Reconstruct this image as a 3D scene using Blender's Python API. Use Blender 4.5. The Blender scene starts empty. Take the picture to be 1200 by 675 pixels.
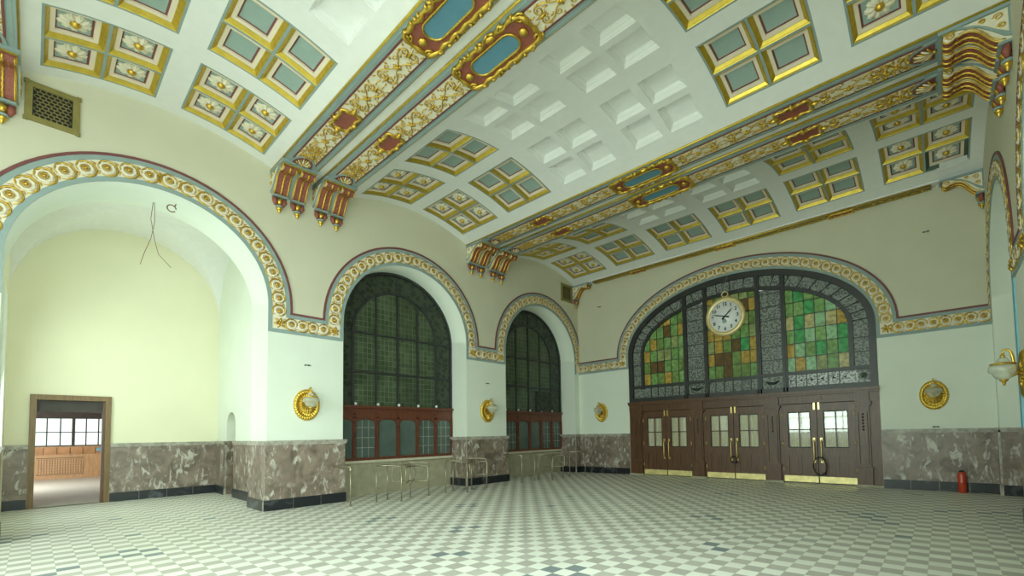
import bpy, bmesh, math, random
from mathutils import Vector, Matrix, Euler
PI = math.pi
sin, cos = math.sin, math.cos
rnd = random.Random(7)
sc = bpy.context.scene
COL = sc.collection

# ------------------------------------------------------------------ camera
cam_d = bpy.data.cameras.new('camera')
cam = bpy.data.objects.new('camera', cam_d)
COL.objects.link(cam)
sc.camera = cam
F, PX, PY = 526.757, 651.336, 483.18
yaw, pitch, roll = 0.708, 0.047, -0.018
yaw, pitch, roll = 0.70807, 0.04706, -0.01789
fw = Vector((-sin(yaw), cos(yaw), 0)); rt = Vector((cos(yaw), sin(yaw), 0)); up = Vector((0, 0, 1))
f2 = fw * cos(pitch) + up * sin(pitch); u2 = up * cos(pitch) - fw * sin(pitch)
r3 = rt * cos(roll) + u2 * sin(roll); u3 = u2 * cos(roll) - rt * sin(roll)
m = Matrix((r3, u3, -f2)).transposed().to_4x4()
m.translation = Vector((11.409, -14.853, 1.6))
cam.matrix_world = m
cam_d.sensor_width = 36; cam_d.sensor_fit = 'HORIZONTAL'
cam_d.lens = F / 1200 * 36
cam_d.shift_x = (600 - PX) / 1200
cam_d.shift_y = (PY - 337.5) / 1200
cam_d.clip_start = 0.05; cam_d.clip_end = 200

# ------------------------------------------------------------------ world, light, exposure
w = bpy.data.worlds.new('daylight'); sc.world = w; w.use_nodes = True
bg = w.node_tree.nodes['Background']
bg.inputs[0].default_value = (0.86, 1.0, 0.93, 1); bg.inputs[1].default_value = 1.2
vs = sc.view_settings
vs.view_transform = 'Standard'; vs.look = 'None'; vs.gamma = 1.0; vs.use_curve_mapping = False
vs.exposure = 0.16
sc.cycles.max_bounces = 10; sc.cycles.diffuse_bounces = 6; sc.cycles.glossy_bounces = 4
sc.cycles.use_denoising = True
sc.cycles.sample_clamp_indirect = 6

def area(name, loc, direction, sx, sy, power, col=(0.81, 1.0, 0.90), spread=180):
    l = bpy.data.lights.new(name, 'AREA'); l.shape = 'RECTANGLE'; l.size = sx; l.size_y = sy
    l.energy = power; l.color = col; l.spread = math.radians(spread)
    o = bpy.data.objects.new(name, l); COL.objects.link(o)
    o.location = loc
    o.rotation_euler = Vector(direction).to_track_quat('-Z', 'Y').to_euler()
    return o
# daylight through the tall windows of the back wall and of the right wall near the camera
area('daylight_back_window', (6.2, -21.6, 3.6), (0, 1, -0.7), 7.4, 5.4, 700, spread=135)
area('daylight_right_window', (13.25, -18.995, 3.6), (-1, 0.15, -0.65), 3.6, 5.2, 430, spread=135)
area('daylight_right_window_2', (13.25, -13.405, 3.8), (-1, 0, -0.7), 3.6, 4.8, 350, spread=135)
# daylight through the window in the niche's left wall
area('daylight_niche_window', (-3.1, -15.45, 3.1), (0.12, 1, -0.15), 2.2, 3.4, 112)
# added fill lamp inside the side room, brightening its radiator wall and floor
area('side_room_fill', (-13.5, -18.3, 1.9), (-0.45, 1, -0.1), 5.0, 1.6, 800, (0.92, 1.0, 0.95))

# ------------------------------------------------------------------ materials
MATS = {}
def new_mat(name):
    mt = bpy.data.materials.new(name); mt.use_nodes = True
    MATS[name] = mt
    return mt, mt.node_tree.nodes, mt.node_tree.links, mt.node_tree.nodes['Principled BSDF']
def mat(name, c, rough=0.6, metal=0.0, var=0.06, scale=6.0, bump=0.0, spec=0.5):
    mt, n, l, b = new_mat(name)
    b.inputs['Roughness'].default_value = rough; b.inputs['Metallic'].default_value = metal
    b.inputs['Specular IOR Level'].default_value = spec
    tc = n.new('ShaderNodeTexCoord'); nz = n.new('ShaderNodeTexNoise')
    nz.inputs['Scale'].default_value = scale; nz.inputs['Detail'].default_value = 4
    l.new(tc.outputs['Object'], nz.inputs['Vector'])
    r = n.new('ShaderNodeValToRGB')
    r.color_ramp.elements[0].position = 0.3; r.color_ramp.elements[1].position = 0.7
    r.color_ramp.elements[0].color = tuple(max(0, x * (1 - var)) for x in c) + (1,)
    r.color_ramp.elements[1].color = tuple(min(1, x * (1 + var)) for x in c) + (1,)
    l.new(nz.outputs['Fac'], r.inputs['Fac']); l.new(r.outputs['Color'], b.inputs['Base Color'])
    if bump:
        bp = n.new('ShaderNodeBump'); bp.inputs['Strength'].default_value = bump; bp.inputs['Distance'].default_value = 0.01
        l.new(nz.outputs['Fac'], bp.inputs['Height']); l.new(bp.outputs['Normal'], b.inputs['Normal'])
    return mt
M_WHITE = mat('white_plaster', (0.80, 0.80, 0.78), 0.75, var=0.02)
M_LOW = mat('pale_wall_paint', (0.74, 0.78, 0.69), 0.7, var=0.02, scale=1.5)
M_UP = mat('beige_wall_paint', (0.62, 0.595, 0.46), 0.75, var=0.02, scale=1.5)
M_CREAMWALL = mat('cream_wall_paint', (0.80, 0.765, 0.575), 0.7, var=0.02, scale=1.0)
M_GOLD = mat('gold_leaf', (0.66, 0.43, 0.07), 0.3, 0.8, var=0.15, scale=25)
M_GOLDY = mat('gold_moulding_paint', (0.56, 0.40, 0.055), 0.33, 0.6, var=0.12, scale=10)
M_CREAM = mat('cream_plaster', (0.80, 0.73, 0.57), 0.7, var=0.06, scale=20)
M_PINK = mat('pale_pink_cream_paint', (0.80, 0.68, 0.54), 0.7, var=0.03)
M_RED = mat('oxide_red_paint', (0.29, 0.085, 0.06), 0.6, var=0.06)
M_MAROON = mat('maroon_line_paint', (0.18, 0.058, 0.056), 0.6, var=0.05)
M_BLUEGREY = mat('blue_grey_paint', (0.27, 0.345, 0.335), 0.65, var=0.04)
M_TEAL = mat('grey_green_panel_paint', (0.31, 0.41, 0.38), 0.65, var=0.04)
M_OVAL = mat('blue_oval_paint', (0.11, 0.26, 0.35), 0.55, var=0.05)
M_GREEN = mat('dark_green_primer', (0.05, 0.085, 0.055), 0.5, var=0.1)
M_IRON = mat('dark_painted_metal', (0.030, 0.032, 0.034), 0.42, 0.0, var=0.15)
M_IRON2 = mat('slate_painted_wood', (0.028, 0.029, 0.028), 0.42, 0.0, var=0.15)
M_BRONZE = mat('olive_bronze_paint', (0.26, 0.22, 0.07), 0.5, 0.2, var=0.12)
M_BLACK = mat('soot_black', (0.012, 0.012, 0.012), 0.6, var=0.1)
M_BRASS = mat('brass', (0.80, 0.62, 0.24), 0.28, 0.8, var=0.12, scale=14)
M_TUBE = mat('aged_brass_tube', (0.34, 0.30, 0.21), 0.36, 0.7, var=0.12, scale=14)
M_PLATE = mat('worn_brass_kick_plate', (0.78, 0.66, 0.30), 0.4, 0.45, var=0.2, scale=7)
M_STONE = mat('beige_stone', (0.36, 0.33, 0.23), 0.55, var=0.14, scale=5, bump=0.1)
M_SILL = mat('pale_stone_sill', (0.55, 0.50, 0.38), 0.45, var=0.1)
M_DIAL = mat('white_enamel', (0.82, 0.82, 0.84), 0.35, var=0.01)
M_INK = mat('black_ink', (0.012, 0.013, 0.02), 0.5, var=0.05)
M_CLOCKRIM = mat('cream_gold_rim', (0.74, 0.60, 0.30), 0.35, 0.35, var=0.08, scale=10)
M_EXT = mat('red_enamel', (0.50, 0.055, 0.02), 0.3, var=0.06)
M_WIRE = mat('brown_cable', (0.20, 0.10, 0.07), 0.6)
M_BLUE = mat('light_blue_paint', (0.20, 0.46, 0.58), 0.6, var=0.05)
M_CURTAIN = mat('beige_curtain', (0.62, 0.58, 0.40), 0.8, var=0.12, scale=18)
M_CAP = mat('grey_marble_cap', (0.36, 0.33, 0.28), 0.4, var=0.35, scale=9)
M_PLASTIC = mat('white_plastic', (0.75, 0.76, 0.74), 0.5)
M_PANELING = mat('orange_pine', (0.52, 0.27, 0.12), 0.45, var=0.15, scale=4)
M_DARKCEIL = mat('dark_brown_boards', (0.05, 0.038, 0.03), 0.5, var=0.2)
M_PALEFLOOR = mat('pale_linoleum', (0.78, 0.72, 0.62), 0.4, var=0.05)
M_CLOTH = mat('light_blue_cloth', (0.16, 0.36, 0.46), 0.8)

def wood_mat(name, c1, c2, rough=0.38):
    mt, n, l, b = new_mat(name)
    tc = n.new('ShaderNodeTexCoord'); mp = n.new('ShaderNodeMapping'); mp.inputs['Scale'].default_value = (14, 14, 1.2)
    nz = n.new('ShaderNodeTexNoise'); nz.inputs['Scale'].default_value = 2.2; nz.inputs['Detail'].default_value = 6; nz.inputs['Distortion'].default_value = 0.8
    r = n.new('ShaderNodeValToRGB'); r.color_ramp.elements[0].position = 0.3; r.color_ramp.elements[1].position = 0.72
    r.color_ramp.elements[0].color = c1 + (1,); r.color_ramp.elements[1].color = c2 + (1,)
    l.new(tc.outputs['Object'], mp.inputs[0]); l.new(mp.outputs[0], nz.inputs['Vector'])
    l.new(nz.outputs['Fac'], r.inputs[0]); l.new(r.outputs[0], b.inputs['Base Color'])
    b.inputs['Roughness'].default_value = rough
    return mt
M_WOOD = wood_mat('mahogany', (0.062, 0.026, 0.012), (0.150, 0.062, 0.025))
M_WOODRED = wood_mat('red_stained_wood', (0.085, 0.025, 0.014), (0.17, 0.052, 0.026))
M_WOODFRAME = wood_mat('brown_door_frame_wood', (0.13, 0.07, 0.018), (0.24, 0.14, 0.04))
M_PANEL2 = wood_mat('radiator_cover_wood', (0.42, 0.24, 0.12), (0.60, 0.36, 0.19))

def marble():
    mt, n, l, b = new_mat('veined_brown_marble')
    tc = n.new('ShaderNodeTexCoord')
    nz = n.new('ShaderNodeTexNoise'); nz.inputs['Scale'].default_value = 2.6; nz.inputs['Detail'].default_value = 9; nz.inputs['Distortion'].default_value = 1.3
    l.new(tc.outputs['Object'], nz.inputs['Vector'])
    r = n.new('ShaderNodeValToRGB'); e = r.color_ramp.elements
    e[0].position = 0.30; e[0].color = (0.125, 0.092, 0.072, 1)
    e[1].position = 0.72; e[1].color = (0.30, 0.232, 0.185, 1)
    l.new(nz.outputs['Fac'], r.inputs[0])
    # white veins
    n2 = n.new('ShaderNodeTexNoise'); n2.inputs['Scale'].default_value = 2.0; n2.inputs['Detail'].default_value = 9; n2.inputs['Roughness'].default_value = 0.62; n2.inputs['Distortion'].default_value = 0.9
    mp = n.new('ShaderNodeMapping'); mp.inputs['Scale'].default_value = (3.4, 3.4, 1.5); mp.inputs['Rotation'].default_value = (0.35, 0.4, 0)
    l.new(tc.outputs['Object'], mp.inputs[0]); l.new(mp.outputs[0], n2.inputs['Vector'])
    r2 = n.new('ShaderNodeValToRGB'); e = r2.color_ramp.elements
    e[0].position = 0.53; e[0].color = (0, 0, 0, 1); e[1].position = 0.61; e[1].color = (1, 1, 1, 1)
    l.new(n2.outputs['Fac'], r2.inputs[0])
    n3 = n.new('ShaderNodeTexNoise'); n3.inputs['Scale'].default_value = 1.7; n3.inputs['Detail'].default_value = 3
    l.new(tc.outputs['Object'], n3.inputs['Vector'])
    r3_ = n.new('ShaderNodeValToRGB'); r3_.color_ramp.elements[0].position = 0.38; r3_.color_ramp.elements[1].position = 0.50
    l.new(n3.outputs['Fac'], r3_.inputs[0])
    mu = n.new('ShaderNodeMath'); mu.operation = 'MULTIPLY'
    l.new(r2.outputs[0], mu.inputs[0]); l.new(r3_.outputs[0], mu.inputs[1])
    mx = n.new('ShaderNodeMix'); mx.data_type = 'RGBA'
    l.new(mu.outputs[0], mx.inputs['Factor']); l.new(r.outputs[0], mx.inputs['A']); mx.inputs['B'].default_value = (0.52, 0.48, 0.42, 1)
    l.new(mx.outputs['Result'], b.inputs['Base Color'])
    b.inputs['Roughness'].default_value = 0.34
    return mt
M_MARBLE = marble()

def black_stone():
    mt, n, l, b = new_mat('black_veined_stone')
    tc = n.new('ShaderNodeTexCoord')
    n2 = n.new('ShaderNodeTexNoise'); n2.inputs['Scale'].default_value = 2.4; n2.inputs['Detail'].default_value = 6; n2.inputs['Distortion'].default_value = 1.5
    l.new(tc.outputs['Object'], n2.inputs['Vector'])
    r2 = n.new('ShaderNodeValToRGB'); e = r2.color_ramp.elements
    e[0].position = 0.55; e[0].color = (0.012, 0.014, 0.018, 1); e[1].position = 0.75; e[1].color = (0.10, 0.105, 0.12, 1)
    l.new(n2.outputs['Fac'], r2.inputs[0]); l.new(r2.outputs[0], b.inputs['Base Color'])
    b.inputs['Roughness'].default_value = 0.3
    return mt
M_BASE = black_stone()

def floor_mat():
    mt, n, l, b = new_mat('checker_floor_tiles')
    T = 0.205
    tc = n.new('ShaderNodeTexCoord')
    mp = n.new('ShaderNodeMapping'); mp.inputs['Location'].default_value = (-6.20 / T + 0.5, 10.61 / T + 0.5, 0.5)
    mp.inputs['Scale'].default_value = (1 / T, 1 / T, 1)
    l.new(tc.outputs['Object'], mp.inputs[0])
    ck = n.new('ShaderNodeTexChecker'); ck.inputs['Scale'].default_value = 1.0
    l.new(mp.outputs[0], ck.inputs['Vector'])
    fl = n.new('ShaderNodeVectorMath'); fl.operation = 'FLOOR'; l.new(mp.outputs[0], fl.inputs[0])
    wn = n.new('ShaderNodeTexWhiteNoise'); wn.noise_dimensions = '2D'; l.new(fl.outputs[0], wn.inputs['Vector'])
    # patches of replaced tiles
    nz = n.new('ShaderNodeTexNoise'); nz.inputs['Scale'].default_value = 0.16; nz.inputs['Detail'].default_value = 1
    l.new(fl.outputs[0], nz.inputs['Vector'])
    gt = n.new('ShaderNodeMath'); gt.operation = 'GREATER_THAN'; gt.inputs[1].default_value = 0.655; l.new(nz.outputs['Fac'], gt.inputs[0])
    # dark taupe tile, slightly varying
    rd = n.new('ShaderNodeValToRGB'); e = rd.color_ramp.elements
    e[0].color = (0.42, 0.40, 0.36, 1); e[1].color = (0.50, 0.475, 0.43, 1)
    l.new(wn.outputs['Value'], rd.inputs[0])
    md = n.new('ShaderNodeMix'); md.data_type = 'RGBA'
    l.new(gt.outputs[0], md.inputs['Factor']); l.new(rd.outputs[0], md.inputs['A']); md.inputs['B'].default_value = (0.22, 0.25, 0.26, 1)
    rl = n.new('ShaderNodeValToRGB'); e = rl.color_ramp.elements
    e[0].color = (0.74, 0.745, 0.68, 1); e[1].color = (0.81, 0.81, 0.74, 1)
    l.new(wn.outputs['Value'], rl.inputs[0])
    mx = n.new('ShaderNodeMix'); mx.data_type = 'RGBA'
    l.new(ck.outputs['Fac'], mx.inputs['Factor']); l.new(rl.outputs[0], mx.inputs['A']); l.new(md.outputs['Result'], mx.inputs['B'])
    # thin joints
    fr = n.new('ShaderNodeVectorMath'); fr.operation = 'FRACTION'; l.new(mp.outputs[0], fr.inputs[0])
    sx = n.new('ShaderNodeSeparateXYZ'); l.new(fr.outputs[0], sx.inputs[0])
    a1 = n.new('ShaderNodeMath'); a1.operation = 'LESS_THAN'; a1.inputs[1].default_value = 0.025; l.new(sx.outputs[0], a1.inputs[0])
    a2 = n.new('ShaderNodeMath'); a2.operation = 'LESS_THAN'; a2.inputs[1].default_value = 0.025; l.new(sx.outputs[1], a2.inputs[0])
    a3 = n.new('ShaderNodeMath'); a3.operation = 'MAXIMUM'; l.new(a1.outputs[0], a3.inputs[0]); l.new(a2.outputs[0], a3.inputs[1])
    a4 = n.new('ShaderNodeMath'); a4.operation = 'MULTIPLY'; a4.inputs[1].default_value = 0.35; l.new(a3.outputs[0], a4.inputs[0])
    mj = n.new('ShaderNodeMix'); mj.data_type = 'RGBA'
    l.new(a4.outputs[0], mj.inputs['Factor']); l.new(mx.outputs['Result'], mj.inputs['A']); mj.inputs['B'].default_value = (0.40, 0.38, 0.32, 1)
    l.new(mj.outputs['Result'], b.inputs['Base Color'])
    # uneven gloss
    n4 = n.new('ShaderNodeTexNoise'); n4.inputs['Scale'].default_value = 1.2; n4.inputs['Detail'].default_value = 4
    l.new(tc.outputs['Object'], n4.inputs['Vector'])
    mr = n.new('ShaderNodeMapRange'); mr.inputs['To Min'].default_value = 0.30; mr.inputs['To Max'].default_value = 0.50; b.inputs['Specular IOR Level'].default_value = 0.35
    l.new(n4.outputs['Fac'], mr.inputs[0]); l.new(mr.outputs[0], b.inputs['Roughness'])
    return mt
M_FLOOR = floor_mat()

def glass_stain(name, c, t=0.75):
    mt, n, l, b = new_mat(name)
    b.inputs['Base Color'].default_value = c + (1,); b.inputs['Roughness'].default_value = 0.25
    tr = n.new('ShaderNodeBsdfTranslucent')
    tc = n.new('ShaderNodeTexCoord'); nz = n.new('ShaderNodeTexNoise'); nz.inputs['Scale'].default_value = 9
    l.new(tc.outputs['Object'], nz.inputs['Vector'])
    r = n.new('ShaderNodeValToRGB'); r.color_ramp.elements[0].color = tuple(x * .65 for x in c) + (1,); r.color_ramp.elements[1].color = tuple(min(1, x * 1.3) for x in c) + (1,)
    r.color_ramp.elements[0].position = .35; r.color_ramp.elements[1].position = .65
    l.new(nz.outputs['Fac'], r.inputs[0]); l.new(r.outputs[0], tr.inputs[0])
    mx = n.new('ShaderNodeMixShader'); mx.inputs[0].default_value = t
    l.new(b.outputs[0], mx.inputs[1]); l.new(tr.outputs[0], mx.inputs[2])
    l.new(mx.outputs[0], n['Material Output'].inputs[0])
    return mt
STAIN = [glass_stain('stained_glass_' + nm, tuple(x * .62 for x in c)) for nm, c in [
    ('olive', (0.13, 0.20, 0.055)), ('green', (0.14, 0.25, 0.075)), ('emerald', (0.06, 0.26, 0.08)), ('amber', (0.34, 0.235, 0.05)),
    ('pale_olive', (0.21, 0.25, 0.09)), ('pale_green', (0.22, 0.38, 0.19)), ('brown', (0.11, 0.07, 0.025)), ('straw', (0.36, 0.33, 0.14)), ('moss', (0.17, 0.29, 0.09))]]

def ornament_glass(name, dark, light, scale):
    mt, n, l, b = new_mat(name)
    tc = n.new('ShaderNodeTexCoord')
    vo = n.new('ShaderNodeTexVoronoi'); vo.inputs['Scale'].default_value = scale
    nz = n.new('ShaderNodeTexNoise'); nz.inputs['Scale'].default_value = scale * 1.2; nz.inputs['Detail'].default_value = 3; nz.inputs['Distortion'].default_value = 2.5
    l.new(tc.outputs['Object'], vo.inputs['Vector']); l.new(tc.outputs['Object'], nz.inputs['Vector'])
    ad = n.new('ShaderNodeMath'); ad.operation = 'MULTIPLY'; l.new(vo.outputs['Distance'], ad.inputs[0]); l.new(nz.outputs['Fac'], ad.inputs[1])
    r = n.new('ShaderNodeValToRGB'); r.color_ramp.elements[0].position = 0.17; r.color_ramp.elements[1].position = 0.3
    r.color_ramp.elements[0].color = dark + (1,); r.color_ramp.elements[1].color = light + (1,)
    l.new(ad.outputs[0], r.inputs[0]); l.new(r.outputs[0], b.inputs['Base Color']); b.inputs['Roughness'].default_value = 0.35
    tr = n.new('ShaderNodeBsdfTranslucent'); l.new(r.outputs[0], tr.inputs[0])
    mx = n.new('ShaderNodeMixShader'); mx.inputs[0].default_value = 0.45
    l.new(b.outputs[0], mx.inputs[1]); l.new(tr.outputs[0], mx.inputs[2]); l.new(mx.outputs[0], n['Material Output'].inputs[0])
    return mt
M_ORN = ornament_glass('etched_ornament_glass', (0.045, 0.05, 0.042), (0.15, 0.165, 0.135), 17)
M_ORNLIGHT = ornament_glass('pale_ornament_glass', (0.10, 0.11, 0.095), (0.36, 0.38, 0.34), 17)

def leaded(name, cols, line, bw=0.11, bh=0.11, rough=0.25, lines=0.012):
    mt, n, l, b = new_mat(name)
    tc = n.new('ShaderNodeTexCoord'); sp = n.new('ShaderNodeSeparateXYZ'); cb = n.new('ShaderNodeCombineXYZ')
    l.new(tc.outputs['Object'], sp.inputs[0]); l.new(sp.outputs[1], cb.inputs[0]); l.new(sp.outputs[2], cb.inputs[1])
    br = n.new('ShaderNodeTexBrick'); br.offset = 0.0; br.squash = 1.0
    br.inputs['Scale'].default_value = 1.0; br.inputs['Mortar Size'].default_value = lines
    br.inputs['Brick Width'].default_value = bw; br.inputs['Row Height'].default_value = bh
    br.inputs['Color1'].default_value = cols[0] + (1,); br.inputs['Color2'].default_value = cols[1] + (1,); br.inputs['Mortar'].default_value = line + (1,)
    br.inputs['Bias'].default_value = -0.1
    l.new(cb.outputs[0], br.inputs['Vector'])
    nz = n.new('ShaderNodeTexNoise'); nz.inputs['Scale'].default_value = 1.1; nz.inputs['Detail'].default_value = 3; l.new(tc.outputs['Object'], nz.inputs['Vector'])
    mr = n.new('ShaderNodeMapRange'); mr.inputs['From Min'].default_value = .3; mr.inputs['From Max'].default_value = .7; mr.inputs['To Min'].default_value = 0.6; mr.inputs['To Max'].default_value = 1.35
    l.new(nz.outputs['Fac'], mr.inputs[0])
    mx = n.new('ShaderNodeMix'); mx.data_type = 'RGBA'; mx.blend_type = 'MULTIPLY'; mx.inputs['Factor'].default_value = 1
    l.new(br.outputs['Color'], mx.inputs['A']); l.new(mr.outputs[0], mx.inputs['B'])
    l.new(mx.outputs['Result'], b.inputs['Base Color']); b.inputs['Roughness'].default_value = rough
    return mt
M_LEAD = leaded('dark_leaded_glass', ((0.045, 0.07, 0.034), (0.075, 0.105, 0.055)), (0.13, 0.15, 0.11), 0.13, 0.15, lines=0.007)
M_LEADBORDER = ornament_glass('dark_border_glass', (0.038, 0.048, 0.032), (0.075, 0.095, 0.062), 7)
M_TICKET = mat('grey_green_ticket_glass', (0.085, 0.12, 0.105), 0.12, var=0.15, scale=3)
def glossy_glass():
    mt, n, l, b = new_mat('door_pane_glass')
    b.inputs['Base Color'].default_value = (0.85, 0.9, 0.86, 1); b.inputs['Roughness'].default_value = 0.03
    tr = n.new('ShaderNodeBsdfTransparent'); gl = n.new('ShaderNodeBsdfGlossy'); gl.inputs['Roughness'].default_value = 0.03
    fr = n.new('ShaderNodeFresnel'); fr.inputs[0].default_value = 1.7
    mx = n.new('ShaderNodeMixShader'); l.new(fr.outputs[0], mx.inputs[0]); l.new(tr.outputs[0], mx.inputs[1]); l.new(gl.outputs[0], mx.inputs[2])
    l.new(mx.outputs[0], n['Material Output'].inputs[0])
    return mt
M_PANE = glossy_glass()
def bowl_glass():
    mt, n, l, b = new_mat('cut_glass_bowl')
    b.inputs['Base Color'].default_value = (0.70, 0.72, 0.62, 1); b.inputs['Roughness'].default_value = 0.12
    tr = n.new('ShaderNodeBsdfTransparent'); tr.inputs[0].default_value = (0.95, 0.95, 0.90, 1)
    mx = n.new('ShaderNodeMixShader'); mx.inputs[0].default_value = 0.42
    l.new(tr.outputs[0], mx.inputs[1]); l.new(b.outputs[0], mx.inputs[2]); l.new(mx.outputs[0], n['Material Output'].inputs[0])
    return mt
M_BOWL = bowl_glass()

# ------------------------------------------------------------------ mesh helpers
class MB:
    """collects shapes; build() links them as one mesh object"""
    def __init__(s): s.v = []; s.f = []; s.mi = []; s.mats = []; s.sm = []
    def m(s, mt):
        if mt not in s.mats: s.mats.append(mt)
        return s.mats.index(mt)
    def face(s, pts, mt, smooth=False):
        i = len(s.v); s.v += [tuple(p) for p in pts]; s.f.append(tuple(range(i, i + len(pts)))); s.mi.append(s.m(mt)); s.sm.append(smooth)
    def mesh(s, vs_, fs, mt, smooth=False):
        i = len(s.v); s.v += [tuple(p) for p in vs_]; k = s.m(mt)
        for f in fs: s.f.append(tuple(a + i for a in f)); s.mi.append(k); s.sm.append(smooth)
    def box(s, x0, x1, y0, y1, z0, z1, mt, fn=None):
        P = [(x, y, z) for x in (x0, x1) for y in (y0, y1) for z in (z0, z1)]
        if fn: P = [fn(*p) for p in P]
        s.mesh(P, [(0, 1, 3, 2), (4, 6, 7, 5), (0, 4, 5, 1), (2, 3, 7, 6), (0, 2, 6, 4), (1, 5, 7, 3)], mt)
    def tube(s, pts, r, mt, n=6, closed=False, flat=1.0, fn=None, caps=True):
        P = [Vector(p) for p in pts]; N = len(P)
        R = r if isinstance(r, (list, tuple)) else [r] * N
        vs_ = []; prev = None
        for i in range(N):
            if closed: t = P[(i + 1) % N] - P[i - 1]
            else: t = P[min(i + 1, N - 1)] - P[max(i - 1, 0)]
            if t.length < 1e-9: t = Vector((0, 0, 1))
            t.normalize()
            if prev is None:
                a = Vector((0, 0, 1)) if abs(t.z) < 0.9 else Vector((1, 0, 0))
                x = a - t * a.dot(t)
            else:
                x = prev - t * prev.dot(t)
            if x.length < 1e-6: x = t.orthogonal()
            x.normalize(); prev = x; y = t.cross(x)
            for k in range(n):
                a = 2 * PI * k / n
                vs_.append(P[i] + x * (R[i] * flat * cos(a)) + y * (R[i] * sin(a)))
        fs = []
        for i in range(N if closed else N - 1):
            j = (i + 1) % N
            for k in range(n):
                k2 = (k + 1) % n
                fs.append((i * n + k, i * n + k2, j * n + k2, j * n + k))
        if not closed and caps:
            fs.append(tuple(range(n))[::-1]); fs.append(tuple((N - 1) * n + k for k in range(n)))
        if fn: vs_ = [fn(*p) for p in vs_]
        s.mesh(vs_, fs, mt, True)
    def lathe(s, prof, mt, c=(0, 0, 0), n=16, fn=None, smooth=True, caps=True):
        """prof: list of (radius, height) about local z"""
        vs_ = []; fs = []
        for r, h in prof:
            for k in range(n):
                a = 2 * PI * k / n
                vs_.append((c[0] + r * cos(a), c[1] + r * sin(a), c[2] + h))
        for i in range(len(prof) - 1):
            for k in range(n):
                k2 = (k + 1) % n
                fs.append((i * n + k, i * n + k2, (i + 1) * n + k2, (i + 1) * n + k))
        if caps: fs.append(tuple(range(n))[::-1]); fs.append(tuple((len(prof) - 1) * n + k for k in range(n)))
        if fn: vs_ = [fn(*p) for p in vs_]
        s.mesh(vs_, fs, mt, smooth)
    def prism(s, poly, d0, d1, mt, fn=None, cap0=None, cap1=None, smooth=False):
        """poly in (a,b), extruded along c from d0 to d1; fn maps (a,b,c)"""
        n = len(poly)
        vs_ = [(a, b, d0) for a, b in poly] + [(a, b, d1) for a, b in poly]
        if fn: vs_ = [fn(*p) for p in vs_]
        i = len(s.v); s.v += [tuple(p) for p in vs_]; k = s.m(mt)
        for j in range(n):
            j2 = (j + 1) % n
            s.f.append((i + j, i + j2, i + n + j2, i + n + j)); s.mi.append(k); s.sm.append(smooth)
        s.f.append(tuple(i + j for j in range(n))[::-1]); s.mi.append(s.m(cap0 or mt)); s.sm.append(False)
        s.f.append(tuple(i + n + j for j in range(n))); s.mi.append(s.m(cap1 or mt)); s.sm.append(False)
    def build(s, name, parent=None, loc=None, weld=False):
        me = bpy.data.meshes.new(name); me.from_pydata(s.v, [], s.f)
        for mt in s.mats: me.materials.append(mt)
        me.polygons.foreach_set('material_index', s.mi)
        me.polygons.foreach_set('use_smooth', s.sm)
        bm = bmesh.new(); bm.from_mesh(me)
        if weld: bmesh.ops.remove_doubles(bm, verts=bm.verts, dist=1e-4)
        bmesh.ops.recalc_face_normals(bm, faces=bm.faces)
        bm.to_mesh(me); bm.free(); me.update()
        o = bpy.data.objects.new(name, me); COL.objects.link(o)
        if parent: o.parent = parent
        if loc: o.location = loc
        return o
def tag(o, label=None, cat=None, group=None, kind=None):
    if label: o['label'] = label
    if cat: o['category'] = cat
    if group: o['group'] = group
    if kind: o['kind'] = kind
    return o
def empty(name, loc=(0, 0, 0), rz=0.0, **kw):
    o = bpy.data.objects.new(name, None); COL.objects.link(o); o.location = loc; o.rotation_euler = (0, 0, rz)
    o.empty_display_size = 0.2
    return tag(o, **kw)
KIDS = {}
def copy_tree(o, parent=None):
    c = o.copy(); COL.objects.link(c)
    if parent: c.parent = parent
    for ch in list(o.children): copy_tree(ch, c)
    return c
def struct(o, label=None, cat=None): return tag(o, label, cat, None, 'structure')
def spiral(cx, cy, r0, r1, a0, turns, n=22):
    out = []
    for i in range(n + 1):
        t = i / n; a = a0 + turns * 2 * PI * t; r = r0 + (r1 - r0) * t
        out.append((cx + r * cos(a), cy + r * sin(a)))
    return out

# ------------------------------------------------------------------ dimensions (metres)
W = 12.43; XC = 6.24; BAY = 5.59; HW = 1.945; SPR = 4.5; HF = 4.02; FW = 0.5; HD = 1.55
BC = [2.225 + BAY * k for k in range(4)]          # bay centres (distance from the end wall)
YB = 21.25                                         # back wall
TOPZ = 8.6
ZS, ZC, CH = 7.74, 8.15, 1.995                     # vault springing, crown, half chord
VR = (CH * CH + (ZC - ZS) ** 2) / (2 * (ZC - ZS)); VZ0 = ZC - VR; VS = VR * math.asin(CH / VR)
ZB = 7.70                                          # beam soffit
BW = 0.34                                          # beam half width
PAIR = [5.02, 10.61, 15.93]
VBC = [BC[0], BC[1], 13.27, 18.73]                  # vault axes
LW = lambda u, v, w_: (w_, -u, v)                   # left wall: u distance from end wall, v height, w out of the wall
RW = lambda u, v, w_: (W - w_, -u, v)
EW = lambda u, v, w_: (u, -w_, v)
OPL = [(c, HW, SPR) for c in BC]; OPL[2] = (13.33, 1.89, 4.62)      # openings of the left wall
OPR = [(c, HW, SPR) for c in BC]
EWX = 6.29; EA, EB = 3.89, 2.22                     # end arch centre and semi-axes

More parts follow.
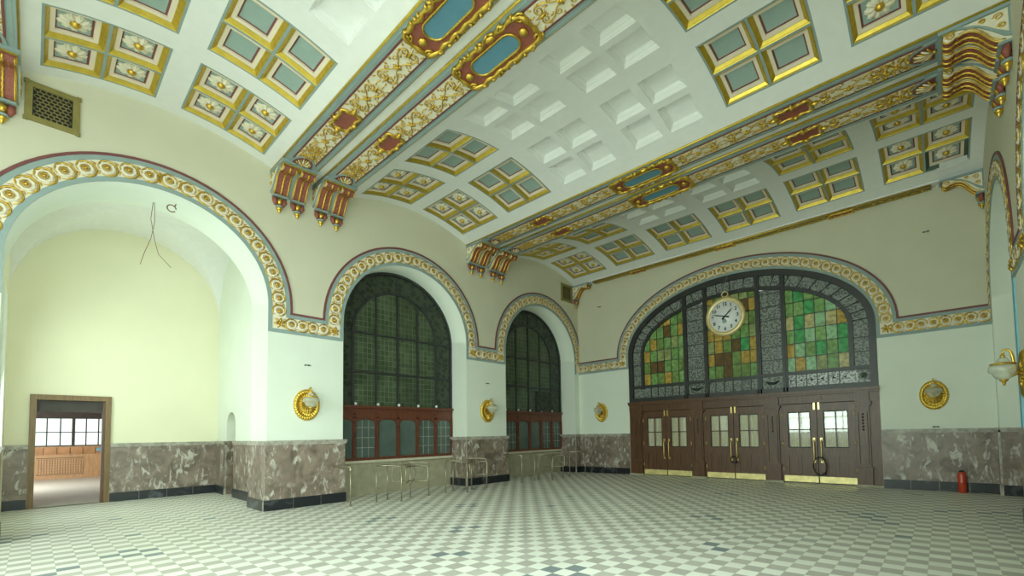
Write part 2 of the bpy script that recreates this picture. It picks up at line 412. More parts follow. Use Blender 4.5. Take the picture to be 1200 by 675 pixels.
# ------------------------------------------------------------------ floor
b = MB()
b.face([(-0.85, 0.4, 0), (W + 0.85, 0.4, 0), (W + 0.85, -YB - 0.9, 0), (-0.85, -YB - 0.9, 0)], M_FLOOR)
b.face([(-5.62, -10.6, 0), (-0.85, -10.6, 0), (-0.85, -15.9, 0), (-5.62, -15.9, 0)], M_FLOOR)
struct(b.build('floor'), 'checkered floor of pale and taupe square tiles', 'floor')

# ------------------------------------------------------------------ side walls
def arch_pts(c, n=40, hw=HW, spr=SPR):
    return [(c - hw * cos(PI * i / n), spr + hw * sin(PI * i / n)) for i in range(n + 1)]
def side_wall(name, MP, depth, label, OP):
    b = MB()
    edges = [0.0]
    for c, hw, sp in OP: edges += [c - hw, c + hw]
    edges += [YB]
    for i in range(0, len(edges), 2):
        a, e = edges[i], edges[i + 1]
        b.face([MP(a, 0, 0), MP(e, 0, 0), MP(e, HF + .2, 0), MP(a, HF + .2, 0)], M_LOW)
        b.face([MP(a, HF + .2, 0), MP(e, HF + .2, 0), MP(e, TOPZ, 0), MP(a, TOPZ, 0)], M_UP)
    for k, (c, hw, sp) in enumerate(OP):
        P = arch_pts(c, 40, hw, sp); d = depth[k]
        for (u0, z0), (u1, z1) in zip(P, P[1:]):
            b.face([MP(u0, z0, 0), MP(u1, z1, 0), MP(u1, TOPZ, 0), MP(u0, TOPZ, 0)], M_UP)
            b.face([MP(u0, z0, 0), MP(u1, z1, 0), MP(u1, z1, -d), MP(u0, z0, -d)], M_LOW, True)
        for u in (c - hw, c + hw):
            b.face([MP(u, 0, 0), MP(u, sp, 0), MP(u, sp, -d), MP(u, 0, -d)], M_LOW)
    return struct(b.build(name, weld=True), label, 'wall')
NT = 1.1
side_wall('wall_left', LW, [0.84, 0.84, NT, 0.84], 'pale left wall with three tall arched openings under beige upper plaster', OPL)
side_wall('wall_right', RW, [0.84] * 4, 'right wall with tall arched openings seen almost edge on', OPR)
# end wall
def end_pts(a=EA, bb=EB, n=60, cx=EWX): return [(cx - a * cos(PI * i / n), SPR + bb * sin(PI * i / n)) for i in range(n + 1)]
b = MB()
for x0, x1 in ((0, EWX - EA), (EWX + EA, W)):
    b.face([EW(x0, 0, 0), EW(x1, 0, 0), EW(x1, HF + .2, 0), EW(x0, HF + .2, 0)], M_LOW)
    b.face([EW(x0, HF + .2, 0), EW(x1, HF + .2, 0), EW(x1, TOPZ, 0), EW(x0, TOPZ, 0)], M_UP)
P = end_pts()
for (u0, z0), (u1, z1) in zip(P, P[1:]):
    b.face([EW(u0, z0, 0), EW(u1, z1, 0), EW(u1, TOPZ, 0), EW(u0, TOPZ, 0)], M_UP)
    b.face([EW(u0, z0, 0), EW(u1, z1, 0), EW(u1, z1, -.3), EW(u0, z0, -.3)], M_LOW, True)
for u in (EWX - EA, EWX + EA): b.face([EW(u, 0, 0), EW(u, SPR, 0), EW(u, SPR, -.3), EW(u, 0, -.3)], M_LOW)
struct(b.build('wall_end', weld=True), 'end wall around the wide arched entrance', 'wall')
# back wall behind the camera: same wide arch, a tall bright window
b = MB(); BWp = lambda u, v, w_: (u, -YB + w_, v)
for x0, x1 in ((0, EWX - EA), (EWX + EA, W)):
    b.face([BWp(x0, 0, 0), BWp(x1, 0, 0), BWp(x1, TOPZ, 0), BWp(x0, TOPZ, 0)], M_LOW)
for (u0, z0), (u1, z1) in zip(P, P[1:]):
    b.face([BWp(u0, z0, 0), BWp(u1, z1, 0), BWp(u1, TOPZ, 0), BWp(u0, TOPZ, 0)], M_UP)
b.box(EWX - EA, EWX + EA, -YB - .3, -YB, 0, 0.95, M_LOW)
struct(b.build('wall_back'), 'back wall with a wide arched window', 'wall')

# ------------------------------------------------------------------ niche room behind the third left arch
NX0, NX1 = -5.45, -NT; NY0, NY1 = -15.27, -11.13; NYC = -(BC[2]) + 0.18; NZS, NH = 5.25, 2.1
b = MB()
NYC = (NY0 + NY1) / 2; ry = (NY1 - NY0) / 2; NXC = (NX0 + NX1) / 2; rx = (NX1 - NX0) / 2
n = 32; G = []
for i in range(n + 1):
    row = []
    for j in range(n + 1):
        ti, tj = PI * i / n, PI * j / n
        row.append((NXC - rx * cos(tj), NYC - ry * cos(ti), NZS + NH * max(sin(ti), sin(tj))))
    G.append(row)
for i in range(n):
    for j in range(n):
        q = [G[i][j], G[i + 1][j], G[i + 1][j + 1], G[i][j + 1]]
        if (i < n // 2) == (j < n // 2): b.face([q[0], q[1], q[2]], M_WHITE); b.face([q[0], q[2], q[3]], M_WHITE)
        else: b.face([q[0], q[1], q[3]], M_WHITE); b.face([q[1], q[2], q[3]], M_WHITE)
struct(b.build('ceiling', weld=True), 'white groin vault over the bright arched niche', 'ceiling')
b = MB()
DY0, DY1, DZ = -14.89, -13.47, 2.79           # door opening in the niche back wall
for y0, y1 in ((NY0, DY0), (DY1, NY1)): b.face([(NX0, y0, 0), (NX0, y1, 0), (NX0, y1, NZS), (NX0, y0, NZS)], M_CREAMWALL)
b.face([(NX0, DY0, DZ), (NX0, DY1, DZ), (NX0, DY1, NZS), (NX0, DY0, NZS)], M_CREAMWALL)
for i in range(n):
    a, c = PI * i / n, PI * (i + 1) / n
    ya, yc = NYC - ry * cos(a), NYC - ry * cos(c)
    b.face([(NX0, ya, NZS), (NX0, yc, NZS), (NX0, yc, NZS + NH * sin(c)), (NX0, ya, NZS + NH * sin(a))], M_CREAMWALL)
# door reveal
for y in (DY0, DY1): b.face([(NX0, y, 0), (NX0, y, DZ), (NX0 - .2, y, DZ), (NX0 - .2, y, 0)], M_WOODFRAME)
b.face([(NX0, DY0, DZ), (NX0, DY1, DZ), (NX0 - .2, DY1, DZ), (NX0 - .2, DY0, DZ)], M_WOODFRAME)
struct(b.build('wall_niche_back', weld=True), 'cream back wall of the arched niche', 'wall')
b = MB()
PX0, PX1, PZ = -4.45, -3.6, 2.02             # small arched passage in the niche's right wall
def passage_arch(y):
    r = (PX1 - PX0) / 2; c = (PX0 + PX1) / 2
    return [(c - r * cos(PI * i / 12), y, PZ + 0.36 * sin(PI * i / 12)) for i in range(13)]
for x0, x1 in ((NX0, PX0), (PX1, NX1)): b.face([(x0, NY1, 0), (x1, NY1, 0), (x1, NY1, NZS), (x0, NY1, NZS)], M_LOW)
A = passage_arch(NY1); A2 = passage_arch(NY1 + .55)
for p, q, p2, q2 in zip(A, A[1:], A2, A2[1:]):
    b.face([p, q, (q[0], NY1, NZS), (p[0], NY1, NZS)], M_LOW)
    b.face([p, q, q2, p2], M_LOW)
for x in (PX0, PX1):
    for za, zb, mt in ((0, HD, M_MARBLE), (HD, PZ, M_LOW)): b.face([(x, NY1, za), (x, NY1, zb), (x, NY1 + .55, zb), (x, NY1 + .55, za)], mt)
for za, zb, mt in ((0, HD, M_MARBLE), (HD, 2.6, M_CREAMWALL)): b.face([(PX0 - .3, NY1 + .55, za), (PX1 + .3, NY1 + .55, za), (PX1 + .3, NY1 + .55, zb), (PX0 - .3, NY1 + .55, zb)], mt)
for i in range(n):
    a, c = PI * i / n, PI * (i + 1) / n
    xa, xc = NXC - rx * cos(a), NXC - rx * cos(c)
    b.face([(xa, NY1, NZS), (xc, NY1, NZS), (xc, NY1, NZS + NH * sin(c)), (xa, NY1, NZS + NH * sin(a))], M_LOW)
struct(b.build('wall_niche_right', weld=True), 'white right side wall of the niche with a small arched passage', 'wall')
b = MB()
QX0, QX1, QZ0, QZ1 = -4.3, -1.9, 1.3, 4.9          # window opening
for x0, x1, z0, z1 in ((NX0, QX0, 0, NZS), (QX1, NX1, 0, NZS), (QX0, QX1, 0, QZ0), (QX0, QX1, QZ1, NZS)): b.face([(x0, NY0, z0), (x1, NY0, z0), (x1, NY0, z1), (x0, NY0, z1)], M_CREAMWALL)
for x in (QX0, QX1): b.face([(x, NY0, QZ0), (x, NY0, QZ1), (x, NY0 - .3, QZ1), (x, NY0 - .3, QZ0)], M_LOW)
for z in (QZ0, QZ1): b.face([(QX0, NY0, z), (QX1, NY0, z), (QX1, NY0 - .3, z), (QX0, NY0 - .3, z)], M_LOW)
for k in range(5): x = QX0 + (QX1 - QX0) * k / 4; b.box(x - .03, x + .03, NY0 - .14, NY0 - .08, QZ0, QZ1, M_PLASTIC)
for k in range(5): z = QZ0 + (QZ1 - QZ0) * k / 4; b.box(QX0, QX1, NY0 - .135, NY0 - .085, z - .03, z + .03, M_PLASTIC)
for i in range(n):
    a, c = PI * i / n, PI * (i + 1) / n
    xa, xc = NXC - rx * cos(a), NXC - rx * cos(c)
    b.face([(xa, NY0, NZS), (xc, NY0, NZS), (xc, NY0, NZS + NH * sin(c)), (xa, NY0, NZS + NH * sin(a))], M_CREAMWALL)
struct(b.build('wall_niche_left', weld=True), 'left side wall of the niche', 'wall')
# front wall of the niche room (inside face around the arch)
b = MB(); P = arch_pts(OPL[2][0], 40, OPL[2][1], OPL[2][2])
for y0, y1 in ((-NY1, OPL[2][0] - OPL[2][1]), (OPL[2][0] + OPL[2][1], -NY0)):
    if y1 > y0: b.face([(NX1, -y0, 0), (NX1, -y1, 0), (NX1, -y1, NZS + NH), (NX1, -y0, NZS + NH)], M_LOW)
for (u0, z0), (u1, z1) in zip(P, P[1:]): b.face([(NX1, -u0, z0), (NX1, -u1, z1), (NX1, -u1, NZS + NH + .1), (NX1, -u0, NZS + NH + .1)], M_LOW)
struct(b.build('wall_niche_front'), 'inner face of the wall above the niche arch', 'wall')

# ------------------------------------------------------------------ marble dado, cap and black base
def dado(name, runs, label):
    """runs: ((x0,y0),(x1,y1),ext0,ext1) with the room on the left of the direction"""
    b = MB()
    for (x0, y0), (x1, y1), e0, e1 in runs:
        d = Vector((x1 - x0, y1 - y0, 0)); L = d.length; d.normalize(); nrm = Vector((-d.y, d.x, 0)); o = Vector((x0, y0, 0))
        fn = lambda a, q, z: tuple(o + d * a + nrm * q + Vector((0, 0, z)))
        t = 0.04
        k = max(1, round((L + (e0 + e1) * t) / 0.52)); s0 = -e0 * t; s1 = L + e1 * t; st = (s1 - s0) / k
        for i in range(k):
            b.box(s0 + i * st + .002, s0 + (i + 1) * st - .002, 0, t, 0.235, HD - .10, M_MARBLE, fn)
        b.box(s0 - e0 * .025, s1 + e1 * .025, 0, t + .02, HD - .10, HD - .06, M_CAP, fn)
        b.box(s0 - e0 * .04, s1 + e1 * .04, 0, t + .035, HD - .06, HD, M_CAP, fn)
        b.box(s0, s1, 0, t - .006, 0.2, HD - .05, M_CAP, fn)
        k = max(1, round(L / 0.62)); s0 = -e0 * .065; s1 = L + e1 * .065; st = (s1 - s0) / k
        for i in range(k): b.box(s0 + i * st + .004, s0 + (i + 1) * st - .004, 0, .065, 0, 0.235, M_BASE, fn)
        b.box(s0, s1, 0, .058, 0, 0.228, M_CAP, fn)
    return struct(b.build(name), label, 'dado')
def pier(u0, u1, d0, d1):      # left wall pier between u0<u1, returning into reveals of depth d0, d1
    r = []
    if d1: r.append(((-d1, -u1), (0, -u1), 0, 0))
    r.append(((0, -u1), (0, -u0), 1 if d1 else 0, 1 if d0 else 0))
    if d0: r.append(((0, -u0), (-d0, -u0), 0, 0))
    # room must lie to the left of the travel direction
    return [(b_, a_, f1, f0) for (a_, b_, f0, f1) in r][::-1]
dado('trim_1', pier(BC[1] + HW, OPL[2][0] - OPL[2][1], .80, NT), 'marble dado with black base on the pier beside the niche')
dado('trim_2', pier(BC[0] + HW, BC[1] - HW, .80, .80), 'marble dado with black base on the pier between the two ticket windows')
dado('trim_3', pier(0.0, BC[0] - HW, 0, .80) , 'narrow marble dado in the far left corner')
dado('trim_4', pier(OPL[2][0] + OPL[2][1], BC[3] - HW, NT, .80), 'marble dado on the pier at the left edge')
ER = EWX + EA; EL = EWX - EA
dado('trim_5', [((EL - .005, 0), (0, 0), 0, 0)], 'marble dado with black base on the end wall left of the doors')
dado('trim_6', [((W, 0), (ER + .005, 0), 0, 0)], 'marble dado with black base on the end wall right of the doors')
rr = [((W, -u1), (W, -u0), 0, 0) for u0, u1 in ((0, BC[0] - HW), (BC[0] + HW, BC[1] - HW), (BC[1] + HW, BC[2] - HW), (BC[2] + HW, BC[3] - HW))]
for c in BC[:2]: rr += [((W + .80, -(c - HW)), (W, -(c - HW)), 0, 0), ((W + .80, -(c + HW)), (W + .80, -(c - HW)), 0, 0)]
dado('trim_7', rr, 'marble dado along the right wall')
dado('trim_8', [((NX0, NY1), (NX0, DY1), 0, 0), ((NX0, DY0), (NX0, NY0), 0, 0)], 'marble dado with black base along the niche back wall')
dado('trim_9', [((NX1, NY1), (PX1, NY1), 1, 0), ((PX0, NY1), (NX0, NY1), 0, 0)], 'marble dado on the niche right wall beside the small passage')

# ------------------------------------------------------------------ friezes (painted ornament band around arches)
def offset_path(P, off, closed=False):
    out = []
    for i, p in enumerate(P):
        a = Vector(P[max(i - 1, 0)]); c = Vector(P[min(i + 1, len(P) - 1)]); t = (c - a).normalized()
        nrm = Vector((-t.y, t.x))
        out.append((p[0] + nrm.x * off, p[1] + nrm.y * off))
    return out
STRIPS = [(0.0, 0.085, M_BLUEGREY, 0.018), (0.085, 0.365, M_CREAM, 0.010), (0.365, 0.45, M_BLUEGREY, 0.018), (0.45, 0.50, M_MAROON, 0.026)]
def strip(b, P, a, e, mt, t, MP, lo):
    A = [(max(lo, x), z) for x, z in offset_path(P, a)]; B = [(max(lo, x), z) for x, z in offset_path(P, e)]
    for i in range(len(A) - 1):
        b.face([MP(*A[i], t), MP(*A[i + 1], t), MP(*B[i + 1], t), MP(*B[i], t)], mt)
        b.face([MP(*A[i], 0), MP(*A[i + 1], 0), MP(*A[i + 1], t), MP(*A[i], t)], mt)
        b.face([MP(*B[i], 0), MP(*B[i + 1], 0), MP(*B[i + 1], t), MP(*B[i], t)], mt)
def roundel(b, MP, c, tx, sgn, s=1.1):
    """gilt scroll roundel: cream ring, gold spiral, gold boss"""
    nx = (-tx[1], tx[0])
    fn = lambda p, q, w_: MP(c[0] + tx[0] * p * sgn + nx[0] * q, c[1] + tx[1] * p * sgn + nx[1] * q, w_)
    b.tube([((0.076 + .010 * (k % 2)) * s * cos(2 * PI * k / 16), (0.076 + .010 * (k % 2)) * s * sin(2 * PI * k / 16), .02) for k in range(16)], [.017 * s, .024 * s] * 8, M_CREAM, 5, True, fn=fn)
    sp = spiral(0, 0, 0.135 * s, 0.105 * s, -2.4, 0.9, 16)
    b.tube([(x, y, .02) for x, y in sp], [.007 + .012 * sin(PI * i / 16) for i in range(17)], M_GOLD, 4, fn=fn)
    sp = spiral(0, 0, 0.060 * s, 0.026 * s, 0.4, 1.5, 14)
    b.tube([(x, y, .035) for x, y in sp], .008 * s, M_GOLD, 4, fn=fn)
    b.lathe([(.026 * s, .02), (.023 * s, .04), (.012 * s, .05), (.002, .052)], M_GOLD, n=7, fn=fn)
    for q in (-1, 1):       # little leaves in the spandrels
        b.tube([(0.115 * s, q * 0.03, .015), (0.15 * s, q * 0.07, .022), (0.12 * s, q * 0.115, .015)], [.006, .017, .004], M_GOLD, 4, fn=fn)
        b.tube([(-0.03 * s, q * 0.118, .012), (0.03 * s, q * 0.128, .02), (0.085 * s, q * 0.11, .012)], [.004, .012, .004], M_GOLD, 4, fn=fn)
def leaf_block(b, MP, cu, cz):
    for k in range(6):
        a = PI / 4 + k * PI / 3
        b.tube([MP(cu, cz, .03), MP(cu + .07 * cos(a), cz + .07 * sin(a), .04), MP(cu + .125 * cos(a), cz + .125 * sin(a), .02)], [.012, .028, .006], M_GOLD, 5)
    b.tube([MP(cu, cz, .02), MP(cu, cz, .065)], [.035, .012], M_GOLD, 7)
def run_roundels(b, P, off, MP, lo, spacing=0.292, s0=0.22, both=True):
    Q = offset_path(P, off); L = [0]
    for a, c in zip(Q, Q[1:]): L.append(L[-1] + (Vector(c) - Vector(a)).length)
    tot = L[-1]; kN = max(1, round((tot - 2 * s0) / spacing)); j = 0
    for k in range(kN + 1):
        s = s0 + (tot - 2 * s0) * k / kN
        while j < len(L) - 2 and L[j + 1] < s: j += 1
        f = (s - L[j]) / max(1e-6, L[j + 1] - L[j]); a, c = Vector(Q[j]), Vector(Q[j + 1]); p = a.lerp(c, f); t = (c - a).normalized()
        x = max(p.x, lo + .13) if lo > -1e8 else p.x
        roundel(b, MP, (x, p.y), (t.x, t.y), 1 if s < tot / 2 else -1)
def arch_frieze(name, MP, P, hu0, hu1, lo, label):
    """P: opening edge path bottom-left to bottom-right; hu0,hu1: outer ends of the level bands left and right (or None)"""
    band = MB(); orn = MB()
    z0 = P[0][1]
    cut = lambda dz: [(P[0][0], HF + dz)] + P[1:-1] + [(P[-1][0], HF + dz)]
    for (a, e, mt, t), dz in zip(STRIPS, (0, .085, .365, .45)): strip(band, cut(dz), a, e, mt, t, MP, lo)
    run_roundels(orn, P, .225, MP, lo, s0=0.50)
    for side, h in ((0, hu0), (1, hu1)):
        if h is None: continue
        sg = -1 if side == 0 else 1; e0 = P[0][0] if side == 0 else P[-1][0]
        for (a, e, mt, t), st in zip(STRIPS, (.085, .365, .45, .50)):
            u0 = e0 + sg * st; A, B = sorted((u0, h))
            band.box(A, B, HF + a, HF + e, 0, t, mt, lambda u, v, w_: MP(u, v, w_))
        A, B = sorted((e0 + sg * .365, h)); L = B - A
        if L > .25:
            kN = max(1, round(L / .25))
            for k in range(kN): roundel(orn, MP, (A + L * (k + .5) / kN, HF + .225), (1, 0), 1 if k % 2 else -1)
    for e0, sg in ((P[0][0], -1), (P[-1][0], 1)):
        cu = e0 + sg * .225
        if cu > lo + .1: leaf_block(orn, MP, cu, HF + .225)
    o = struct(band.build(name), label, 'frieze')
    orn.build('scroll_ornament', o)['label'] = 'gilded relief roundels'
    return o
def open_path(o): return [(o[0] - o[1], HF)] + arch_pts(o[0], 40, o[1], o[2]) + [(o[0] + o[1], HF)]
lab = ['over the far ticket window', 'over the near ticket window', 'over the bright niche', 'over the arch beside the camera']
for k, o_ in enumerate(OPL):
    ends = lambda k_: ((OPL[k_][0] + OPL[k_][1]) + (OPL[k_ + 1][0] - OPL[k_ + 1][1])) / 2
    h0 = ends(k - 1) if k > 0 else None; h1 = ends(k) if k < 3 else None
    arch_frieze('trim_%d' % (10 + k), LW, open_path(o_), h0, h1, 0.0, 'gilded scroll frieze ' + lab[k])
for k, c in enumerate(BC[:3]):
    h0 = c - HW - 0.85 if k > 0 else None; h1 = c + HW + 0.85
    arch_frieze('trim_%d' % (14 + k), RW, open_path(OPR[k]), h0, h1, 0.0, 'gilded scroll frieze on the right wall, arch %d from the end wall' % (k + 1))
arch_frieze('trim_17', EW, [(EWX - EA, HF)] + end_pts() + [(EWX + EA, HF)], 0.0, W, -1e9, 'wide gilded scroll frieze around the entrance arch')

# ------------------------------------------------------------------ coffered vaults
GX = 1.64; GAP = 0.415; GX0 = XC - 3 * GX - 2.5 * GAP; S0, S1 = 0.185, 1.66
def vault_map(yc):
    return lambda x, s, d=0.0: (x, yc + (VR + d) * sin(s / VR), VZ0 + (VR + d) * cos(s / VR))
RINGS = [(0.0, 0.0, 'g'), (0.012, 0.018, 'g'), (0.022, 0.016, 'g'), (0.062, 0.058, 'g'), (0.070, 0.060, 'c'), (0.128, 0.066, 'c'), (0.128, 0.100, 'r'), (0.156, 0.102, 'p')]
RINGSW = [(0.0, 0.0, 'g'), (0.012, 0.025, 'g'), (0.022, 0.025, 'g'), (0.045, 0.065, 'g'), (0.055, 0.065, 'c'), (0.085, 0.105, 'c'), (0.092, 0.105, 'r'), (0.10, 0.12, 'p')]
def coffer(b, V, x0, x1, s0, s1, mt, rings):
    ns = 3
    def loop(ins, d):
        X0, X1, A, B = x0 + ins, x1 - ins, s0 + ins, s1 - ins
        pts = [V(X0, A, d), V(X1, A, d)] + [V(X1, A + (B - A) * i / ns, d) for i in range(1, ns + 1)]
        pts += [V(X0, B, d)] + [V(X0, B - (B - A) * i / ns, d) for i in range(1, ns)]
        return pts
    for (i0, d0, k), (i1, d1, _) in zip(rings, rings[1:]):
        A, B = loop(i0, d0), loop(i1, d1); n_ = len(A)
        for i in range(n_):
            j = (i + 1) % n_; b.face([A[i], A[j], B[j], B[i]], mt[k])
    ins, d, k = rings[-1]
    for i in range(ns):
        a = s0 + ins + (s1 - s0 - 2 * ins) * i / ns; c = s0 + ins + (s1 - s0 - 2 * ins) * (i + 1) / ns
        b.face([V(x0 + ins, a, d), V(x1 - ins, a, d), V(x1 - ins, c, d), V(x0 + ins, c, d)], mt[k])
PAINT = {'g': M_GOLDY, 'c': M_PINK, 'r': M_MAROON, 'p': M_TEAL, 'rim': M_BLUEGREY}
PLAIN = {k: M_WHITE for k in 'gcrp'}; PLAIN['rim'] = M_WHITE
DARK = dict(PAINT); DARK['g'] = M_GREEN
def rosette_mesh():
    b = MB(); n = 108; V_ = [(0, 0, -.015)]; rs = [(.05, .035), (.11, .05), (.17, .035), (.205, 0.0)]
    for r, h in rs:
        for k in range(n):
            a = 2 * PI * k / n; lob = abs(sin(4.5 * a)) * (.85 + .15 * sin(3 * a))
            rr = r * (0.84 + .18 * lob + .05 * cos(27 * a)) if r > .06 else r
            V_.append((rr * cos(a), rr * sin(a), -(h * (0.5 + .6 * lob + .12 * cos(27 * a + r * 40)))))
    fs = [(0, 1 + k, 1 + (k + 1) % n) for k in range(n)]
    for i in range(len(rs) - 1):
        for k in range(n):
            k2 = (k + 1) % n; fs.append((1 + i * n + k, 1 + i * n + k2, 1 + (i + 1) * n + k2, 1 + (i + 1) * n + k))
    b.mesh(V_, fs, M_CREAM, True)
    b.lathe([(.062, -.02), (.066, -.045), (.045, -.075), (.018, -.092), (.003, -.096)], M_GOLD, n=12)
    return b
ROS = None
vault_names = ['end', 'second', 'third', 'fourth']
for k, c in enumerate(VBC):
    V = vault_map(-c); b = MB()
    xb = [-.02]; groups = []
    for g in range(6): x0 = GX0 + g * (GX + GAP); xb += [x0, x0 + GX]
    xb.append(W + .02)
    sb = [-VS - .08, -S1, -S0, S0, S1, VS + .08]
    for i in range(len(xb) - 1):
        for j in range(len(sb) - 1):
            if i % 2 == 1 and j in (1, 3): groups.append((i // 2, xb[i], xb[i + 1], sb[j], sb[j + 1])); continue
            ns = 6 if j in (1, 3) else 2
            for q in range(ns):
                a = sb[j] + (sb[j + 1] - sb[j]) * q / ns; e = sb[j] + (sb[j + 1] - sb[j]) * (q + 1) / ns
                b.face([V(xb[i], a), V(xb[i + 1], a), V(xb[i + 1], e), V(xb[i], e)], M_WHITE, True)
    root = struct(b.build('ceiling', weld=True), 'white vault with coffers, %s bay from the entrance wall' % ['first', 'second', 'third', 'fourth'][k], 'ceiling')
    for gi, x0, x1, s0, s1 in groups:
        white = gi in (2, 3) and not (k == 0 and s0 > 0); flower = gi in (0, 5)
        mt = PLAIN if white else PAINT; e, dv = .035, .045
        b = MB()
        cx = [x0 + e, (x0 + x1 - dv) / 2, (x0 + x1 + dv) / 2, x1 - e]; cs = [s0 + e, (s0 + s1 - dv) / 2, (s0 + s1 + dv) / 2, s1 - e]
        if white: dv = .16; cx = [x0 + e, (x0 + x1 - dv) / 2, (x0 + x1 + dv) / 2, x1 - e]; cs = [s0 + e, (s0 + s1 - dv) / 2, (s0 + s1 + dv) / 2, s1 - e]
        XX = [x0] + cx + [x1]; SS = [s0] + cs + [s1]
        for i in range(5):
            for j in range(5):
                if i in (1, 3) and j in (1, 3):
                    damaged = (k == 0 and gi == 5 and i == 3 and s0 > 0 and j == 3)
                    coffer(b, V, XX[i], XX[i + 1], SS[j], SS[j + 1], DARK if damaged else mt, RINGSW if white else RINGS); continue
                ns = 3 if j in (1, 3) else 1
                for q in range(ns):
                    a = SS[j] + (SS[j + 1] - SS[j]) * q / ns; f = SS[j] + (SS[j + 1] - SS[j]) * (q + 1) / ns
                    b.face([V(XX[i], a), V(XX[i + 1], a), V(XX[i + 1], f), V(XX[i], f)], mt['rim'])
        go = b.build('coffer_panel', root, weld=True)
        go['label'] = 'four plain white coffers' if white else ('four painted coffers with flower rosettes' if flower else 'four painted grey green coffers')
        if flower:
            for i in (1, 3):
                for j in (1, 3):
                    if ROS is None: ROS = rosette_mesh().build('rosette', go)
                    else:
                        r_ = ROS.copy(); COL.objects.link(r_); r_.parent = go
                    r_ = ROS if len(go.children) == 1 and i == 1 and j == 1 and k == 0 and ROS.parent == go else r_
                    sm = (SS[j] + SS[j + 1]) / 2
                    r_.location = V((XX[i] + XX[i + 1]) / 2, sm, .107)
                    r_.rotation_euler = (-sm / VR, 0, 0)
# white flat strips between the twin beams
b = MB()
for p in PAIR: b.box(-.02, W + .02, -p - .14, -p + .14, 7.765, 7.9, M_WHITE)
b.box(-.02, W + .02, -YB, -20.9, 7.66, 7.9, M_WHITE)
b.box(-.02, W + .02, -.26, 0.02, 7.72, 7.95, M_WHITE)
struct(b.build('trim_18'), 'white strips between the twin ceiling beams', 'trim')

# ------------------------------------------------------------------ ceiling beams
def bumpy(path_fn, n, r0, r1, freq): return [path_fn(i / n) for i in range(n)], [r0 + r1 * (0.5 + 0.5 * sin(2 * PI * freq * i / n)) for i in range(n)]
def rrect(a, h, r, t):
    """closed rounded rectangle path of half sizes a,h"""
    P = []
    for cx, cy, a0 in ((a - r, h - r, 0), (-a + r, h - r, 90), (-a + r, -h + r, 180), (a - r, -h + r, 270)):
        for k in range(7): P.append((cx + r * cos(math.radians(a0 + 15 * k)), cy + r * sin(math.radians(a0 + 15 * k))))
    return P
def resample(P, n):
    Q = P + [P[0]]; L = [0]
    for a, c in zip(Q, Q[1:]): L.append(L[-1] + math.dist(a, c))
    out = []; j = 0
    for k in range(n):
        s = L[-1] * k / n
        while L[j + 1] < s: j += 1
        f = (s - L[j]) / max(1e-9, L[j + 1] - L[j]); out.append((Q[j][0] + (Q[j + 1][0] - Q[j][0]) * f, Q[j][1] + (Q[j + 1][1] - Q[j][1]) * f))
    return out
def motif(b, cx, L, flip=1):
    """gilt rinceau: star flower, S-scrolls ending in volutes, leaves"""
    z = -.014
    for q in (-1, 1):
        for e in (-1, 1):
            # stem from the star curling into a volute
            st = [(cx, 0), (cx + e * .12 * L, q * .05), (cx + e * .24 * L, q * .14), (cx + e * .34 * L, q * .155)]
            sp = spiral(cx + e * .36 * L, q * .085, .072, .018, q * PI / 2, -e * q * 1.35, 18)
            b.tube([(x, y, z) for x, y in st + sp], [.008 + .007 * sin(i * .55) ** 2 for i in range(len(st + sp))], M_GOLD, 4)
            sp = spiral(cx + e * .13 * L, q * .115, .055, .014, -q * PI / 2, e * q * 1.2, 14)
            b.tube([(x, y, z) for x, y in sp], .009, M_GOLD, 4)
            for (dx, dy, an, ln) in ((.20, .06, .5, .09), (.27, .04, -.2, .08), (.44, .15, .8, .07), (.06, .15, 1.2, .07), (.47, .05, .2, .08), (.30, .175, -.1, .06)):
                x0, y0 = cx + e * dx * L, q * dy; a = an * e * q
                b.tube([(x0, y0, z), (x0 + e * ln * .5 * cos(an), y0 + q * ln * .5 * sin(an), z - .012), (x0 + e * ln * cos(an), y0 + q * ln * sin(an), z)], [.005, .017, .003], M_GOLD, 4)
    for k in range(6):
        a = PI / 6 + k * PI / 3
        b.tube([(cx, 0, z - .01), (cx + .045 * cos(a), .045 * sin(a), z - .018), (cx + .085 * cos(a), .085 * sin(a), z)], [.012, .022, .003], M_GOLD, 4)
    b.lathe([(.03, z - .01), (.026, z - .035), (.004, z - .045)], M_GOLD, (cx, 0, 0), 8)
    for e in (-1, 1):
        b.tube([(cx + e * .28 * L, 0, z), (cx + e * .36 * L, 0, z - .02), (cx + e * .5 * L, 0, z)], [.006, .024, .003], M_GOLD, 5)
